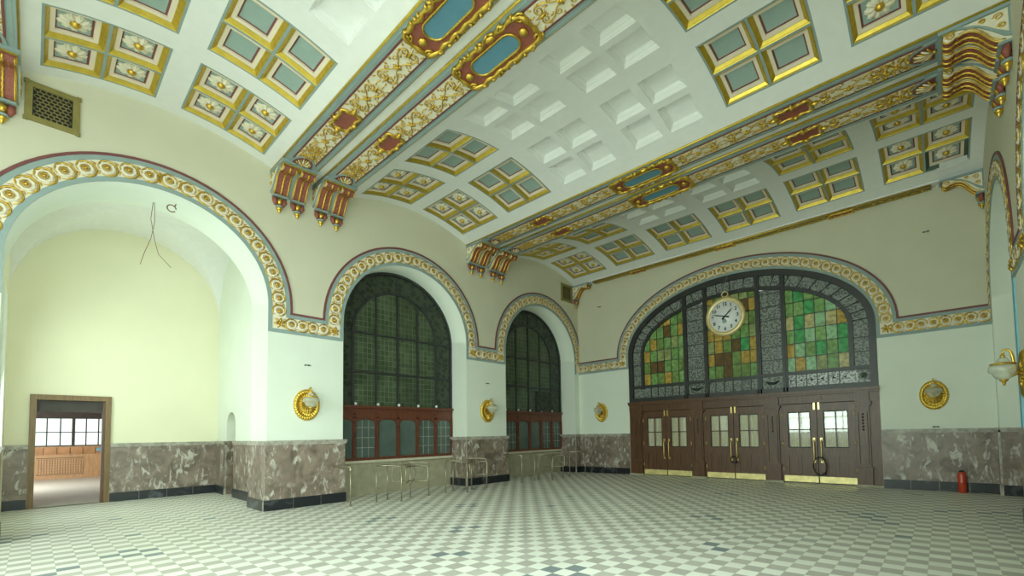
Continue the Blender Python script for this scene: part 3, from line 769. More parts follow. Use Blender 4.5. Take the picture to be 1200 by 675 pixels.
def make_beam():
    root = empty('ceiling_beam', (0, 0, ZB))
    h = BW; L0, L1 = .0, W
    b = MB(); b.box(L0, L1, -h, h, 0.006, .32, M_WHITE); b.box(L0, L1, -h - .004, h + .004, 0, .012, M_BLUEGREY); b.build('beam_body', root)
    b = MB()
    for q in (-1, 1):
        b.tube([(L0, q * (h + .006), .030), (L1, q * (h + .006), .030)], .028, M_GOLDY, 8)
    b.build('gold_moulding', root)
    hw = .205; b = MB()
    b.box(.98, W - .98, -hw, hw, -.008, 0.004, M_CREAM); b.build('cream_band', root)
    b = MB()
    for q in (-1, 1): b.box(.98, W - .98, q * hw, q * (hw + .03), -.014, .004, M_MAROON)
    for q in (-1, 1): b.box(.98, W - .98, q * (hw + .085), q * (hw + .095), -.006, .004, M_TEAL)
    b.build('painted_line', root)
    b = MB()
    for e in (-1, 1):
        motif(b, XC + e * 1.38, .98); motif(b, XC + e * 2.42, .86); motif(b, XC + e * 4.18, 1.05)
        motif(b, XC + e * 4.86, .42)
    b.build('scroll_relief', root)['label'] = 'gilded scrolls'
    # central blue oval in a gilt frame
    red = MB(); P = resample(rrect(.80, .245, .12, 0), 48)
    red.prism([(XC + x, y) for x, y in P], -.022, .0, M_RED); mo = red.build('medallion', root); mo['label'] = 'red medallion with blue oval'
    b = MB(); P = resample(rrect(.50, .165, .164, 0), 48); b.prism([(XC + x, y) for x, y in P], -.034, -.01, M_OVAL); b.build('blue_oval', mo)
    b = MB()
    P = resample(rrect(.50, .165, .164, 0), 60); b.tube([(XC + x, y, -.034) for x, y in P], [.018 + .008 * (i % 2) for i in range(60)], M_GOLD, 5, True)
    P = resample(rrect(.80, .262, .12, 0), 84)
    b.tube([(XC + x, y + .012 * sin(i * 1.1), -.03) for i, (x, y) in enumerate(P)], [.026 + .024 * abs(sin(i * .62)) for i in range(84)], M_GOLD, 6, True)
    P = resample(rrect(.70, .305, .12, 0), 60)
    for i, (x, y) in enumerate(P):
        if abs(y) > .2 and i % 2 == 0:
            b.tube([(XC + x, y * .86, -.03), (XC + x + .05 * sin(i * 2.1), y * 1.0, -.055), (XC + x + .09 * cos(i * 1.7), y * 1.10, -.02)], [.02, .034, .008], M_GOLD, 5)
    for e in (-1, 1):
        b.lathe([(.075, -.02), (.07, -.05), (.045, -.075), (.004, -.085)], M_GOLD, (XC + e * .64, 0, 0), 12)
        for q in (-1, 1):
            sp = spiral(XC + e * .76, q * .20, .085, .02, 0, e * q * 1.3, 16); b.tube([(x, y, -.035) for x, y in sp], .022, M_GOLD, 5)
    b.build('gilt_frame', mo)
    for e in (-1, 1):
        cx = XC + e * 3.28
        b = MB(); P = resample(rrect(.25, .135, .05, 0), 24); b.prism([(cx + x, y) for x, y in P], -.02, 0, M_RED)
        co = b.build('cartouche', root); co['label'] = 'small red cartouche'
        b = MB(); P = resample(rrect(.30, .165, .07, 0), 44)
        b.tube([(cx + x * (1 + .06 * sin(i * .9)), y * (1 + .10 * sin(i * .9)), -.022) for i, (x, y) in enumerate(P)], [.022 + .02 * abs(sin(i * .75)) for i in range(44)], M_GOLD, 5, True)
        for s_ in (-1, 1):
            b.tube([(cx + s_ * .30, 0, -.02), (cx + s_ * .38, 0, -.04), (cx + s_ * .46, 0, -.015)], [.05, .045, .006], M_GOLD, 6)
            b.tube([(cx, s_ * .15, -.02), (cx, s_ * .2, -.05), (cx, s_ * .24, -.015)], [.06, .05, .01], M_GOLD, 6)
        b.build('gilt_frame', co)
    for e in (-1, 1):   # half-round shells at the ends
        cx = .80 if e < 0 else W - .80; dr = 1 if e < 0 else -1
        b = MB(); P = [(cx + dr * .42 * sin(PI * i / 16), .245 * cos(PI * i / 16)) for i in range(17)]
        b.prism(P, -.02, 0.0, M_BLUEGREY)
        P = [(cx + dr * .03 + dr * .33 * sin(PI * i / 16), .195 * cos(PI * i / 16)) for i in range(17)]; b.prism(P, -.028, 0.0, M_MAROON)
        so = b.build('shell_panel', root)
        b = MB()
        for i in range(1, 10):
            a = PI * i / 10
            b.tube([(cx + dr * .05, 0, -.03), (cx + dr * (.05 + .14 * sin(a)), .09 * cos(a), -.05), (cx + dr * (.05 + .26 * sin(a)), .16 * cos(a), -.035)], [.006, .018, .012], M_GOLD if i % 2 else M_CREAM, 5)
        b.tube([(cx + dr * .04, 0, -.02), (cx + dr * .04, 0, -.06)], [.04, .015], M_GOLD, 8)
        b.build('shell', so)
    return root
beam0 = make_beam()
pos = []
for i, p in enumerate(PAIR):
    for j, dy in enumerate((-.455, .455)): pos.append((i, j, -p - dy if False else -(p + dy)))
blab = {(0, 0): 'gilded ceiling beam nearest the entrance wall, with blue oval medallion', (0, 1): 'gilded ceiling beam, second from the entrance wall, with blue oval medallion',
        (1, 0): 'gilded ceiling beam, third from the entrance wall, above the near ticket window', (1, 1): 'gilded ceiling beam, fourth from the entrance wall, toward the niche side',
        (2, 0): 'gilded ceiling beam cut by the top left corner', (2, 1): 'gilded ceiling beam farthest from the entrance wall, behind the photo edge'}
for k, (i, j, y) in enumerate(pos):
    o = beam0 if k == 0 else copy_tree(beam0)
    o.location = (0, y, ZB); tag(o, blab[(i, j)], 'beam', 'twin gilded ceiling beams')

# narrow gilded trim along the top of the end wall
b = MB(); b.box(.95, W - .95, -.20, 0, 7.66, 7.73, M_BRONZE)
b.tube([(.95, -.205, 7.70), (W - .95, -.205, 7.70)], .022, M_GOLD, 6)
tr = struct(b.build('trim_19'), 'narrow gilded cornice along the top of the end wall', 'cornice')
b = MB(); x = 1.1
while x < W - 1.1:
    q = 1 if int(x * 10) % 2 else -1
    sp = spiral(x, -.09, .07, .015, 0, q * 1.3, 12); b.tube([(a, y, 7.652) for a, y in sp], .013, M_GOLD, 4)
    b.tube([(x + .05, -.15, 7.65), (x + .10, -.06, 7.635), (x + .15, -.12, 7.65)], [.006, .022, .004], M_GOLD, 4)
    x += .17
b.build('scroll_relief', tr)
for cx in (XC - 3.28, XC, XC + 3.28):
    b = MB(); P = resample(rrect(.24, .09, .04, 0), 24); b.prism([(cx + x_, -.11 + y_) for x_, y_ in P], 7.635, 7.665, M_RED)
    co = b.build('cartouche', tr); b = MB(); P = resample(rrect(.30, .115, .05, 0), 40)
    b.tube([(cx + x_, -.11 + y_, 7.64) for x_, y_ in P], [.018 + .022 * abs(sin(i * .75)) for i in range(40)], M_GOLD, 5, True); b.build('gilt_frame', co)

# ------------------------------------------------------------------ corbels
def console_profile():
    P = []
    # front volute then an S-curve back to the wall; a = out from wall, b = height
    for k in range(9): a = PI / 2 - k * PI / 6; P.append((.665 + .075 * cos(a), -.125 + .075 * sin(a)))
    P += [(.56, -.165), (.50, -.150), (.44, -.155), (.38, -.19), (.32, -.25), (.27, -.325), (.225, -.40), (.175, -.465), (.12, -.51), (.06, -.53), (0, -.53), (0, -.05)]
    return P
CP = console_profile()
def make_corbel(single=False):
    """a at x (out of wall), y along the wall, z down from the beam soffit"""
    root = empty('corbel', (0, 0, 0))
    hw = .17 if single else BW + .03
    b = MB(); b.box(0, .80, -hw, hw, -.055, 0, M_BLUEGREY); b.box(0, .74, -hw + .03, hw - .03, -.085, -.05, M_GOLDY); b.build('cap_slab', root)
    b = MB()       # side cheek with cream panel
    prof = [(0, -.06), (.62, -.06), (.50, -.11), (.34, -.18), (.2, -.32), (.08, -.46), (0, -.50)]
    b.prism(prof, -hw + .01, hw - .01, M_BLUEGREY, lambda a, z, y: (a, y, z))
    pr = [(.03, -.08), (.50, -.08), (.40, -.12), (.28, -.2), (.16, -.32), (.03, -.43)]
    for y0, y1 in ((-hw + .001, -hw + .012), (hw - .012, hw - .001)): b.prism(pr, y0, y1, M_CREAM, lambda a, z, y: (a, y, z))
    for q in (-1, 1):
        for (cx, cz, r) in ((.13, -.16, .06), (.30, -.13, .04), (.10, -.31, .05)):
            b.tube([(x, q * (hw + .002), z) for x, z in spiral(cx, cz, r, .01, 0, 1.4, 12)], .011, M_GOLD, 4)
    b.build('cheek', root)
    ys = [0] if single else [-.19, .19]
    for yc in ys:
        w2 = .142; b = MB()
        b.prism(CP, yc - w2, yc + w2, M_RED, lambda a, z, y: (a, y, z), cap0=M_CREAM, cap1=M_CREAM, smooth=False)
        curve = CP[3:-2]
        for dy, r, mt in ((-w2 + .014, .014, M_GOLD), (w2 - .014, .014, M_GOLD)):
            b.tube([(a + .004, yc + dy, z - .004) for a, z in curve], r, mt, 6)
        # beaded gold rib down the middle
        cc = []
        for (a0, z0), (a1, z1) in zip(curve, curve[1:]):
            for t in (0, .5): cc.append((a0 + (a1 - a0) * t, z0 + (z1 - z0) * t))
        b.tube([(a + .006, yc, z - .006) for a, z in cc], [.014 + .012 * (i % 2) for i in range(len(cc))], M_GOLD, 6)
        for q in (-1, 1):   # gilt volutes on the cheeks of the console
            b.tube([(x, yc + q * (w2 + .004), z) for x, z in spiral(.655, -.125, .062, .012, 0, 1.6, 16)], .011, M_GOLD, 4)
            b.tube([(a, yc + q * (w2 + .002), z + .022) for a, z in curve[6:]], .009, M_GOLD, 4)
        for q in (-.065, .065):
            for i in range(2, len(curve), 2):
                a, z = curve[i]; b.lathe([(.012, 0), (.004, .012)], M_GOLD, n=5, fn=lambda x, y, h, a=a, z=z, q=q: (a + x * .7 + .006, yc + q + y, z - h * .5 - .008 + x * .7))
        co = b.build('console', root)
        b = MB(); b.box(0, .15, yc - w2 - .004, yc + w2 + .004, -.57, -.53, M_BLUEGREY); b.build('console_cap', co)
        # hanging husk with gold tip
        b = MB()
        for q in (-1, 1):
            b.tube([(.05, yc + q * .10, -.58), (.07, yc + q * .098, -.66), (.05, yc + q * .07, -.75)], [.045, .055, .03], M_RED, 6)
        b.tube([(.03, yc, -.58), (.09, yc, -.66), (.04, yc, -.75)], [.05, .06, .035], M_GOLD, 7)
        pe = b.build('pendant', root)
        b = MB(); b.lathe([(.07, -.75), (.076, -.765), (.07, -.785), (.05, -.80)], M_BLUEGREY, (.05, yc, 0), 12); b.build('ring', pe)
        b = MB(); b.lathe([(.06, -.795), (.068, -.82), (.045, -.85), (.03, -.86), (.032, -.88), (.012, -.91), (.002, -.925)], M_GOLD, (.05, yc, 0), 10); b.build('gold_tip', pe)
    return root
cb0 = make_corbel(); first = True
clab = {(0, 0): 'carved corbel on the left wall, right one of the twin nearest the far corner', (0, 1): 'carved corbel on the left wall, left one of the twin nearest the far corner',
        (1, 0): 'carved red and gold corbel, right one of the pair between niche and near ticket window', (1, 1): 'carved red and gold corbel, left one of the pair between niche and near ticket window',
        (2, 0): 'carved red and gold corbel at the left edge of the picture, beside the bronze vent', (2, 1): 'carved red and gold corbel beyond the left edge of the picture'}
for (i, j, y) in pos:
    o = cb0 if first else copy_tree(cb0); first = False
    o.location = (0, y, ZB); tag(o, clab[(i, j)], 'corbel', 'carved corbels on the left wall')
for (i, j, y) in pos[:2]:
    o = copy_tree(cb0); o.location = (W, y, ZB); o.rotation_euler = (0, 0, PI)
    tag(o, 'carved corbel high on the right wall, %s one of the twin' % ('farther' if j == 0 else 'nearer'), 'corbel', 'carved corbels on the right wall')
cs = make_corbel(True); cs.location = (0, -.18, ZB); tag(cs, 'single carved corbel in the far left ceiling corner', 'corbel')
c2 = copy_tree(cs); c2.location = (W, -.18, ZB); c2.rotation_euler = (0, 0, PI); tag(c2, 'single carved corbel in the far right ceiling corner', 'corbel')

# ------------------------------------------------------------------ vent grilles
def vent(u0, u1, z0, z1, label):
    root = empty('vent_grille', (0, -(u0 + u1) / 2, (z0 + z1) / 2)); hw, hh = (u1 - u0) / 2, (z1 - z0) / 2
    tag(root, label, 'vent', 'bronze vent grilles')
    fn = lambda a, c, d: (d, a, c)
    b = MB(); t = .09
    for a0, a1, c0, c1 in ((-hw, hw, hh - t, hh), (-hw, hw, -hh, -hh + t), (-hw, -hw + t, -hh + t, hh - t), (hw - t, hw, -hh + t, hh - t)): b.box(a0, a1, c0, c1, 0, .035, M_BRONZE, fn)
    for q in (-1, 1):
        for e in (-1, 1): b.box(q * hw - .05 if q > 0 else -hw - .012, q * hw + .012 if q > 0 else -hw + .05, e * hh - .05 if e > 0 else -hh - .012, e * hh + .012 if e > 0 else -hh + .05, 0, .042, M_BRONZE, fn)
    b.build('frame', root)
    b = MB(); b.box(-hw + t, hw - t, -hh + t, hh - t, 0, .008, M_BLACK, fn); b.build('backing', root)
    b = MB(); nx = 7; ny = 9
    for i in range(ny):
        for j in range(nx):
            cx = -hw + t + (2 * hw - 2 * t) * (j + .5 + .25 * (-1) ** i) / nx; cz = -hh + t + (2 * hh - 2 * t) * (i + .5) / ny; r = .036
            if abs(cx) + r > hw - t + .01: continue
            b.tube([fn(cx + r * cos(2 * PI * k / 10), cz + .8 * r * sin(2 * PI * k / 10), .018) for k in range(10)], .0055, M_BRONZE, 4, True)
    b.build('lattice', root)
vent(14.42, 15.06, 7.02, 7.70, 'olive bronze vent grille at the top left above the niche arch')
vent(.40, 1.08, 6.97, 7.67, 'olive bronze vent grille beside the far left ceiling corner')

# ------------------------------------------------------------------ left ticket windows
GXP = -.80
def ticket_window(idx, c, sash):
    lbl = 'tall arched dark leaded glass window, ' + ('nearer to the niche' if idx == 1 else 'in the far left corner')
    root = struct(empty('window_%d' % idx, (GXP, -c, .95)), lbl, 'window'); Z = lambda z: z - .95
    MP = lambda u, z, w_: (w_, -u, z - .95)      # u measured from window centre
    b = MB()                                      # leaded glass
    P = [(-HW, 2.4)] + [(-HW * cos(PI * i / 32), SPR + HW * sin(PI * i / 32)) for i in range(33)] + [(HW, 2.4)]
    r1 = 1.33
    Pi = [(-r1, 2.4)] + [(-r1 * cos(PI * i / 32), SPR + r1 * sin(PI * i / 32)) for i in range(33)] + [(r1, 2.4)]
    b.face([MP(u, z, .0) for u, z in Pi], M_LEAD)
    b.build('leaded_glass', root)
    b = MB()
    for (a, c_) in zip(range(len(P) - 1), range(1, len(P))): b.face([MP(*P[a], 0.0), MP(*P[c_], 0.0), MP(*Pi[c_], 0.0), MP(*Pi[a], 0.0)], M_LEADBORDER)
    b.build('border_glass', root)['label'] = 'darker ornamental border glass'
    b = MB()
    ring = lambda r: [(-r, 2.4)] + [(-r * cos(PI * i / 40), SPR + r * sin(PI * i / 40)) for i in range(41)] + [(r, 2.4)]
    for ra, rb, w0, w1 in ((HW - .075, HW, -.02, .05), (r1 - .035, r1 + .035, -.01, .035)):
        A, B = ring(ra), ring(rb)
        for i in range(len(A) - 1):
            b.face([MP(*A[i], w1), MP(*A[i + 1], w1), MP(*B[i + 1], w1), MP(*B[i], w1)], M_IRON)
            b.face([MP(*A[i], w0), MP(*A[i + 1], w0), MP(*A[i + 1], w1), MP(*A[i], w1)], M_IRON)
            b.face([MP(*B[i], w0), MP(*B[i + 1], w0), MP(*B[i + 1], w1), MP(*B[i], w1)], M_IRON)
    b.build('arched_frame', root)
    b = MB()
    for z in (3.42, 4.52): b.box(-HW, HW, Z(z) - .028, Z(z) + .028, 0, .04, M_IRON, lambda u, z_, w_: (w_, -u, z_))
    for u in (-.665, 0, .665):
        top = SPR + math.sqrt(max(0, r1 * r1 - u * u))
        b.box(u - .025, u + .025, Z(2.4), Z(top), 0, .045 if u == 0 else .035, M_IRON, lambda u_, z_, w_: (w_, -u_, z_))
    for a in (45, 90, 135):
        a = math.radians(a); b.tube([MP(r1 * cos(a), SPR + r1 * sin(a), .015), MP(HW * cos(a), SPR + HW * sin(a), .015)], .022, M_IRON, 6)
    b.build('glazing_bar', root)
    b = MB()                                     # wooden ticket counter front
    FN = lambda u, z_, w_: (w_, -u, z_)
    b.box(-HW, HW, Z(2.12), Z(2.40), -.03, .06, M_WOODRED, FN); b.box(-HW, HW, Z(2.40), Z(2.47), -.03, .12, M_WOODRED, FN); b.box(-HW, HW, Z(2.33), Z(2.36), .05, .085, M_WOODRED, FN)
    b.box(-HW, HW, Z(.95), Z(1.03), -.03, .05, M_WOODRED, FN)
    nP = 6; pw = 2 * HW / nP
    for i in range(nP + 1):
        u = -HW + pw * i; h = .05 if 0 < i < nP else .07
        u0, u1 = max(-HW, u - h), min(HW, u + h)
        b.box(u0, u1, Z(1.0), Z(2.15), -.02, .06, M_WOODRED, FN); b.box(u0 + .02, u1 - .02, Z(1.05), Z(2.1), .05, .085, M_WOODRED, FN)
        if 0 < i < nP:
            for q in range(5): b.tube([FN(u, Z(2.05 - q * .1), .08), FN(u, Z(1.99 - q * .1), .10)], [.02, .034], M_WOODRED, 6)
            b.lathe([(.035, 0), (.03, .03), (.01, .05)], M_WOODRED, n=8, fn=lambda x, y, h_, u=u: FN(u + x, Z(2.24) + y, .06 + h_))
    for i in range(nP):                          # segmental heads of the panels
        u0 = -HW + pw * i + .05; u1 = -HW + pw * (i + 1) - .05; cu = (u0 + u1) / 2; hw = (u1 - u0) / 2
        poly = [(u0, Z(2.13))] + [(cu - hw * cos(PI * k / 10), Z(1.98 + .11 * sin(PI * k / 10))) for k in range(11)] + [(u1, Z(2.13))]
        b.prism(poly, -.01, .045, M_WOODRED, FN)
    b.build('counter_front', root)['label'] = 'red stained wooden lower part'
    for i in range(nP):
        u0 = -HW + pw * i + .05; u1 = -HW + pw * (i + 1) - .05
        b = MB(); b.box(u0, u1, Z(1.02), Z(2.12), -.01, .005, M_TICKET, FN)
        o = b.build('ticket_pane', root)
        if i in (0, 1, 4):
            b = MB(); st = (u1 - u0) / 3
            for q in (1, 2): b.box(u0 + q * st - .006, u0 + q * st + .006, Z(1.03), Z(2.07), .004, .012, M_CAP, FN)
            for q in (1.3, 1.58, 1.86): b.box(u0, u1, Z(q) - .006, Z(q) + .006, .004, .012, M_CAP, FN)
            b.build('muntin', o)
    b = MB()                                     # small white lamps in front of the bars
    for i in range(1, nP + 1):
        u = -HW + pw * i - .02; b.lathe([(.012, 0), (.035, .02), (.04, .05), (.025, .08), (.004, .09)], M_PLASTIC, n=10, fn=lambda x, y, h_, u=u: FN(u + x, Z(2.47) + h_, .07 + y))
    b.build('knob', root)['label'] = 'small white knobs'
    if sash:
        b = MB(); u0, u1, z0, z1 = -1.02, -.40, 2.5, 3.28; a = math.radians(28)
        fn2 = lambda u, z_, w_: (.03 + (u1 - u) * sin(a) + w_, -(u1 + (u - u1) * cos(a)), z_ - .95)
        for A, B, C_, D in ((u0, u1, z0, z0 + .06), (u0, u1, z1 - .06, z1), (u0, u0 + .05, z0, z1), (u1 - .05, u1, z0, z1)): b.box(A, B, C_, D, 0, .03, M_IRON, fn2)
        b.box(u0, u1, z0, z1, .012, .016, M_LEADBORDER, fn2)
        b.build('open_sash', root)['label'] = 'small open casement'
    # stone sill and wall below (structure)
    b = MB(); b.box(-.9, -.82 + .12, -c - HW, -c + HW, .88, .95, M_SILL); b.box(-.82, -.80, -c - HW, -c + HW, 0, .90, M_STONE)
    struct(b.build('trim_%d' % (19 + idx)), 'beige stone apron under the ' + ('near' if idx == 1 else 'far') + ' ticket window', 'apron')
ticket_window(1, BC[1], False)
ticket_window(2, BC[0], True)
# dark closure behind the ticket windows
b = MB()
for c in BC[:2]: b.box(-1.6, -1.5, -c - 2.2, -c + 2.2, 0, 7, M_DARKCEIL)
struct(b.build('wall_office'), 'dark office wall behind the ticket windows', 'wall')

# ------------------------------------------------------------------ entrance: lunette window
root = struct(empty('window_3', (EWX, 0.06, 2.72)), 'wide arched stained glass window over the entrance doors', 'window')
FN = lambda u, z, w_: (u, -w_, z - 2.72)
def half(u, a=3.26, bb=1.6): return SPR + bb * math.sqrt(max(0, 1 - (u / a) ** 2))
b = MB()       # etched backing glass (ornament bands)
P = [(-3.8, 2.8)] + [(-3.8 * cos(PI * i / 48), SPR + 2.15 * sin(PI * i / 48)) for i in range(49)] + [(3.8, 2.8)]
Pi = [(-3.30, 3.30)] + [(-3.30 * cos(PI * i / 48), SPR + 1.63 * sin(PI * i / 48)) for i in range(49)] + [(3.30, 3.30)]
for i in range(len(P) - 1): b.face([FN(*P[i], -.03), FN(*P[i + 1], -.03), FN(*Pi[i + 1], -.03), FN(*Pi[i], -.03)], M_ORN)
b.face([FN(-3.8, 2.8, -.03), FN(.85, 2.8, -.03), FN(.85, 3.30, -.03), FN(-3.3, 3.30, -.03)], M_ORN)
b.face([FN(.85, 2.8, -.03), FN(3.8, 2.8, -.03), FN(3.3, 3.30, -.03), FN(.85, 3.30, -.03)], M_ORNLIGHT)
for u0, u1 in ((-1.56, -.86), (.86, 1.56)):
    pass
b.build('border_glass', root)['label'] = 'etched grey ornamental border glass'
LIGHTS = [(-3.26, -1.59, 6), (-.85, .85, 6), (1.59, 3.26, 6)]
b = MB()
for u0, u1 in ((-1.59, -.85), (.85, 1.59)):
    top = min(half(u0), half(u1)) + .1; b.face([FN(u0, 3.25, -.028), FN(u1, 3.25, -.028), FN(u1, top, -.028), FN(u0, top, -.028)], M_ORN)
b.build('column_glass', root)
pal = {0: [0, 1, 0, 4, 4, 3, 3, 0, 6, 8, 1, 2], 1: [1, 0, 4, 3, 3, 1, 2, 4, 3, 6, 0, 0], 2: [8, 2, 5, 5, 3, 1, 2, 7, 8, 5, 4, 1]}
lead = MB()
ROWH = .42
for li, (u0, u1, nc) in enumerate(LIGHTS):
    b = MB(); cw = (u1 - u0) / nc; z0 = 3.33
    for i in range(nc):
        for j in range(7):
            a, c_ = u0 + i * cw, u0 + (i + 1) * cw; zA, zB_ = z0 + j * ROWH, z0 + (j + 1) * ROWH
            tA, tC = half(max(-3.26, a)), half(min(3.26, c_))
            if zA >= max(tA, tC): continue
            mt = STAIN[rnd.choice(pal[li])]
            for q in range(5):
                p0, p1 = a + cw * q / 5, a + cw * (q + 1) / 5
                b.face([FN(*p, -.02) for p in [(p0, zA), (p1, zA), (p1, min(zB_, max(half(p1) + .03, zA))), (p0, min(zB_, max(half(p0) + .03, zA)))]], mt)
    b.build('stained_glass', root)['label'] = ['left', 'middle', 'right'][li] + ' stained glass light in green and amber'
    for i in range(1, nc):
        u = u0 + i * cw; lead.box(u - .009, u + .009, z0, half(u), -.03, -.004, M_IRON2, FN)
    for j in range(1, 7):
        z = z0 + j * ROWH; ua, ub = u0, u1
        if z > SPR:
            if z >= SPR + 1.6: continue
            lim = 3.26 * math.sqrt(max(0, 1 - ((z - SPR) / 1.6) ** 2)); ua, ub = max(u0, -lim), min(u1, lim)
        if ub > ua: lead.box(ua, ub, z - .009, z + .009, -.03, -.004, M_IRON2, FN)
# leading over the ornament bands
for u0, u1 in ((-1.59, -.85), (.85, 1.59)):
    for j in range(8):
        z = 3.33 + j * .42
        if z < min(half(u0), half(u1)): lead.box(u0, u1, z - .01, z + .01, -.03, -.004, M_IRON2, FN)
for li, (u0, u1, nc) in enumerate(LIGHTS):
    for i in range(1, nc): u = u0 + (u1 - u0) * i / nc; lead.box(u - .012, u + .012, 2.88, 3.25, -.03, .0, M_IRON2, FN)
for i in range(25):
    a = PI * (i + .5) / 25
    lead.tube([FN(3.33 * cos(a), SPR + 1.66 * sin(a), -.015), FN(3.72 * cos(a), SPR + 2.06 * sin(a), -.015)], .014, M_IRON2, 5)
for q in (-1, 1):
    for z in (3.3, 3.72, 4.12): lead.box(q * 3.32, q * 3.75, z - .012, z + .012, -.03, 0, M_IRON2, FN)
lead.build('leading', root)
b = MB()       # main frame
def ring(a0, b0, a1, b1, w0, w1, zb):
    A = [(-a0, zb)] + [(-a0 * cos(PI * i / 60), SPR + b0 * sin(PI * i / 60)) for i in range(61)] + [(a0, zb)]
    B = [(-a1, zb)] + [(-a1 * cos(PI * i / 60), SPR + b1 * sin(PI * i / 60)) for i in range(61)] + [(a1, zb)]
    for i in range(len(A) - 1):
        b.face([FN(*A[i], w1), FN(*A[i + 1], w1), FN(*B[i + 1], w1), FN(*B[i], w1)], M_IRON2)
        b.face([FN(*A[i], w0), FN(*A[i + 1], w0), FN(*A[i + 1], w1), FN(*A[i], w1)], M_IRON2)
        b.face([FN(*B[i], w0), FN(*B[i + 1], w0), FN(*B[i + 1], w1), FN(*B[i], w1)], M_IRON2)
ring(3.71, 2.04, EA, EB, -.05, .06, 2.72); ring(3.24, 1.58, 3.36, 1.70, -.04, .045, 3.2)
for u in (-1.59, -.85, .85, 1.59):
    top = SPR + 2.12 * math.sqrt(1 - (u / 3.8) ** 2); b.box(u - .065, u + .065, 2.72, top, -.05, .055, M_IRON2, FN); b.box(u - .02, u + .02, 2.72, top, .05, .07, M_IRON2, FN)
b.box(-3.75, 3.75, 3.23, 3.33, -.05, .05, M_IRON2, FN); b.box(-EA, EA, 2.70, 2.87, -.05, .055, M_IRON2, FN)
b.build('frame', root)['label'] = 'dark slate coloured frame'
# little painted motifs on the pale panes of the bottom row
b = MB()
for u0, u1 in ((-1.53, -.91), (.91, 1.53)):
    b.face([FN(u0, 2.88, -.015), FN(u1, 2.88, -.015), FN(u1, 3.22, -.015), FN(u0, 3.22, -.015)], M_ORNLIGHT)
    c_ = (u0 + u1) / 2; b.tube([FN(c_ - .2, 3.10, -.008), FN(c_ - .12, 3.03, -.004), FN(c_ + .05, 3.02, -.004), FN(c_ + .2, 3.10, -.008)], [.01, .04, .045, .01], M_INK, 5)
for i in range(6):
    u = 1.59 + 1.67 * (i + .5) / 6
    for q in range(3): a = 2 * PI * q / 3 + i; b.tube([FN(u, 3.06, -.01), FN(u + .06 * cos(a), 3.06 + .06 * sin(a), -.008)], [.02, .004], M_INK, 4)
b.face([FN(3.42, 2.92, -.012), FN(3.70, 2.92, -.012), FN(3.70, 3.2, -.012), FN(3.42, 3.2, -.012)], M_ORNLIGHT)
for k in range(8): a = 2 * PI * k / 8; b.tube([FN(3.56, 3.06, -.006), FN(3.56 + .09 * cos(a), 3.06 + .09 * sin(a), -.004)], [.035, .012], M_GREEN, 5)
b.build('painted_pane', root)['label'] = 'pale panes with small painted motifs'

# ------------------------------------------------------------------ entrance: wooden screen and doors
b = MB(); FD = lambda u, z, w_: (u, -w_, z)
C0, C1 = EWX - EA, EWX + EA
DC = [EWX - 2.38, EWX, EWX + 2.38]; DHW = .93
PIL = [(C0, DC[0] - DHW), (DC[0] + DHW, DC[1] - DHW), (DC[1] + DHW, DC[2] - DHW), (DC[2] + DHW, C1)]
b.box(C0, C1, 2.36, 2.60, -.06, .02, M_WOOD, FD)
b.box(C0, C1, 2.585, 2.64, -.06, .09, M_WOOD, FD); b.box(C0, C1, 2.64, 2.72, -.06, .13, M_WOOD, FD)
for a, e in PIL: b.box(a, e, .05, 2.4, -.06, .0, M_WOOD, FD)
scr = struct(b.build('trim_23'), 'dark mahogany entrance screen holding three double doors', 'entrance screen')
for i, (a, e) in enumerate(PIL):
    if i == 0: a += .22
    if i == 3: e -= .20
    c_ = (a + e) / 2; hw = min(.20, (e - a) / 2 - .02); b = MB()
    b.box(c_ - hw, c_ + hw, .06, .50, 0, .085, M_WOOD, FD); b.box(c_ - hw - .02, c_ + hw + .02, .48, .54, 0, .10, M_WOOD, FD)
    b.box(c_ - hw + .02, c_ + hw - .02, .5, 2.22, 0, .055, M_WOOD, FD)
    b.box(c_ - hw + .06, c_ - hw + .075, .62, 2.05, .05, .066, M_BLACK, FD); b.box(c_ + hw - .075, c_ + hw - .06, .62, 2.05, .05, .066, M_BLACK, FD)
    for k in range(6): b.lathe([(.03, 0), (.022, .02), (.004, .03)], M_WOOD, n=7, fn=lambda x, y, h, k=k: FD(c_ + x, 1.98 - k * .085 + y, .055 + h))
    b.box(c_ - hw - .01, c_ + hw + .01, 2.2, 2.26, 0, .09, M_WOOD, FD); b.box(c_ - hw - .035, c_ + hw + .035, 2.26, 2.33, 0, .115, M_WOOD, FD)
    b.box(c_ - hw + .01, c_ + hw - .01, 2.33, 2.6, 0, .07, M_WOOD, FD)
    b.build('pilaster', scr)
b = MB()
for d in DC: b.prism([(d - .16, 2.44), (d + .16, 2.44), (d + .12, 2.55), (d, 2.575), (d - .12, 2.55)], .02, .05, M_WOOD, FD)
b.build('carved_block', scr)
b = MB(); b.box(C0, C1, .03, .06, .0, .012, M_SILL); 
for a, e in PIL: b.box(a, e, 0.0, .06, -.06, .09, M_STONE, FD)
b.build('plinth', scr)
names = [('left', 'left'), ('middle', 'middle'), ('right', 'right')]
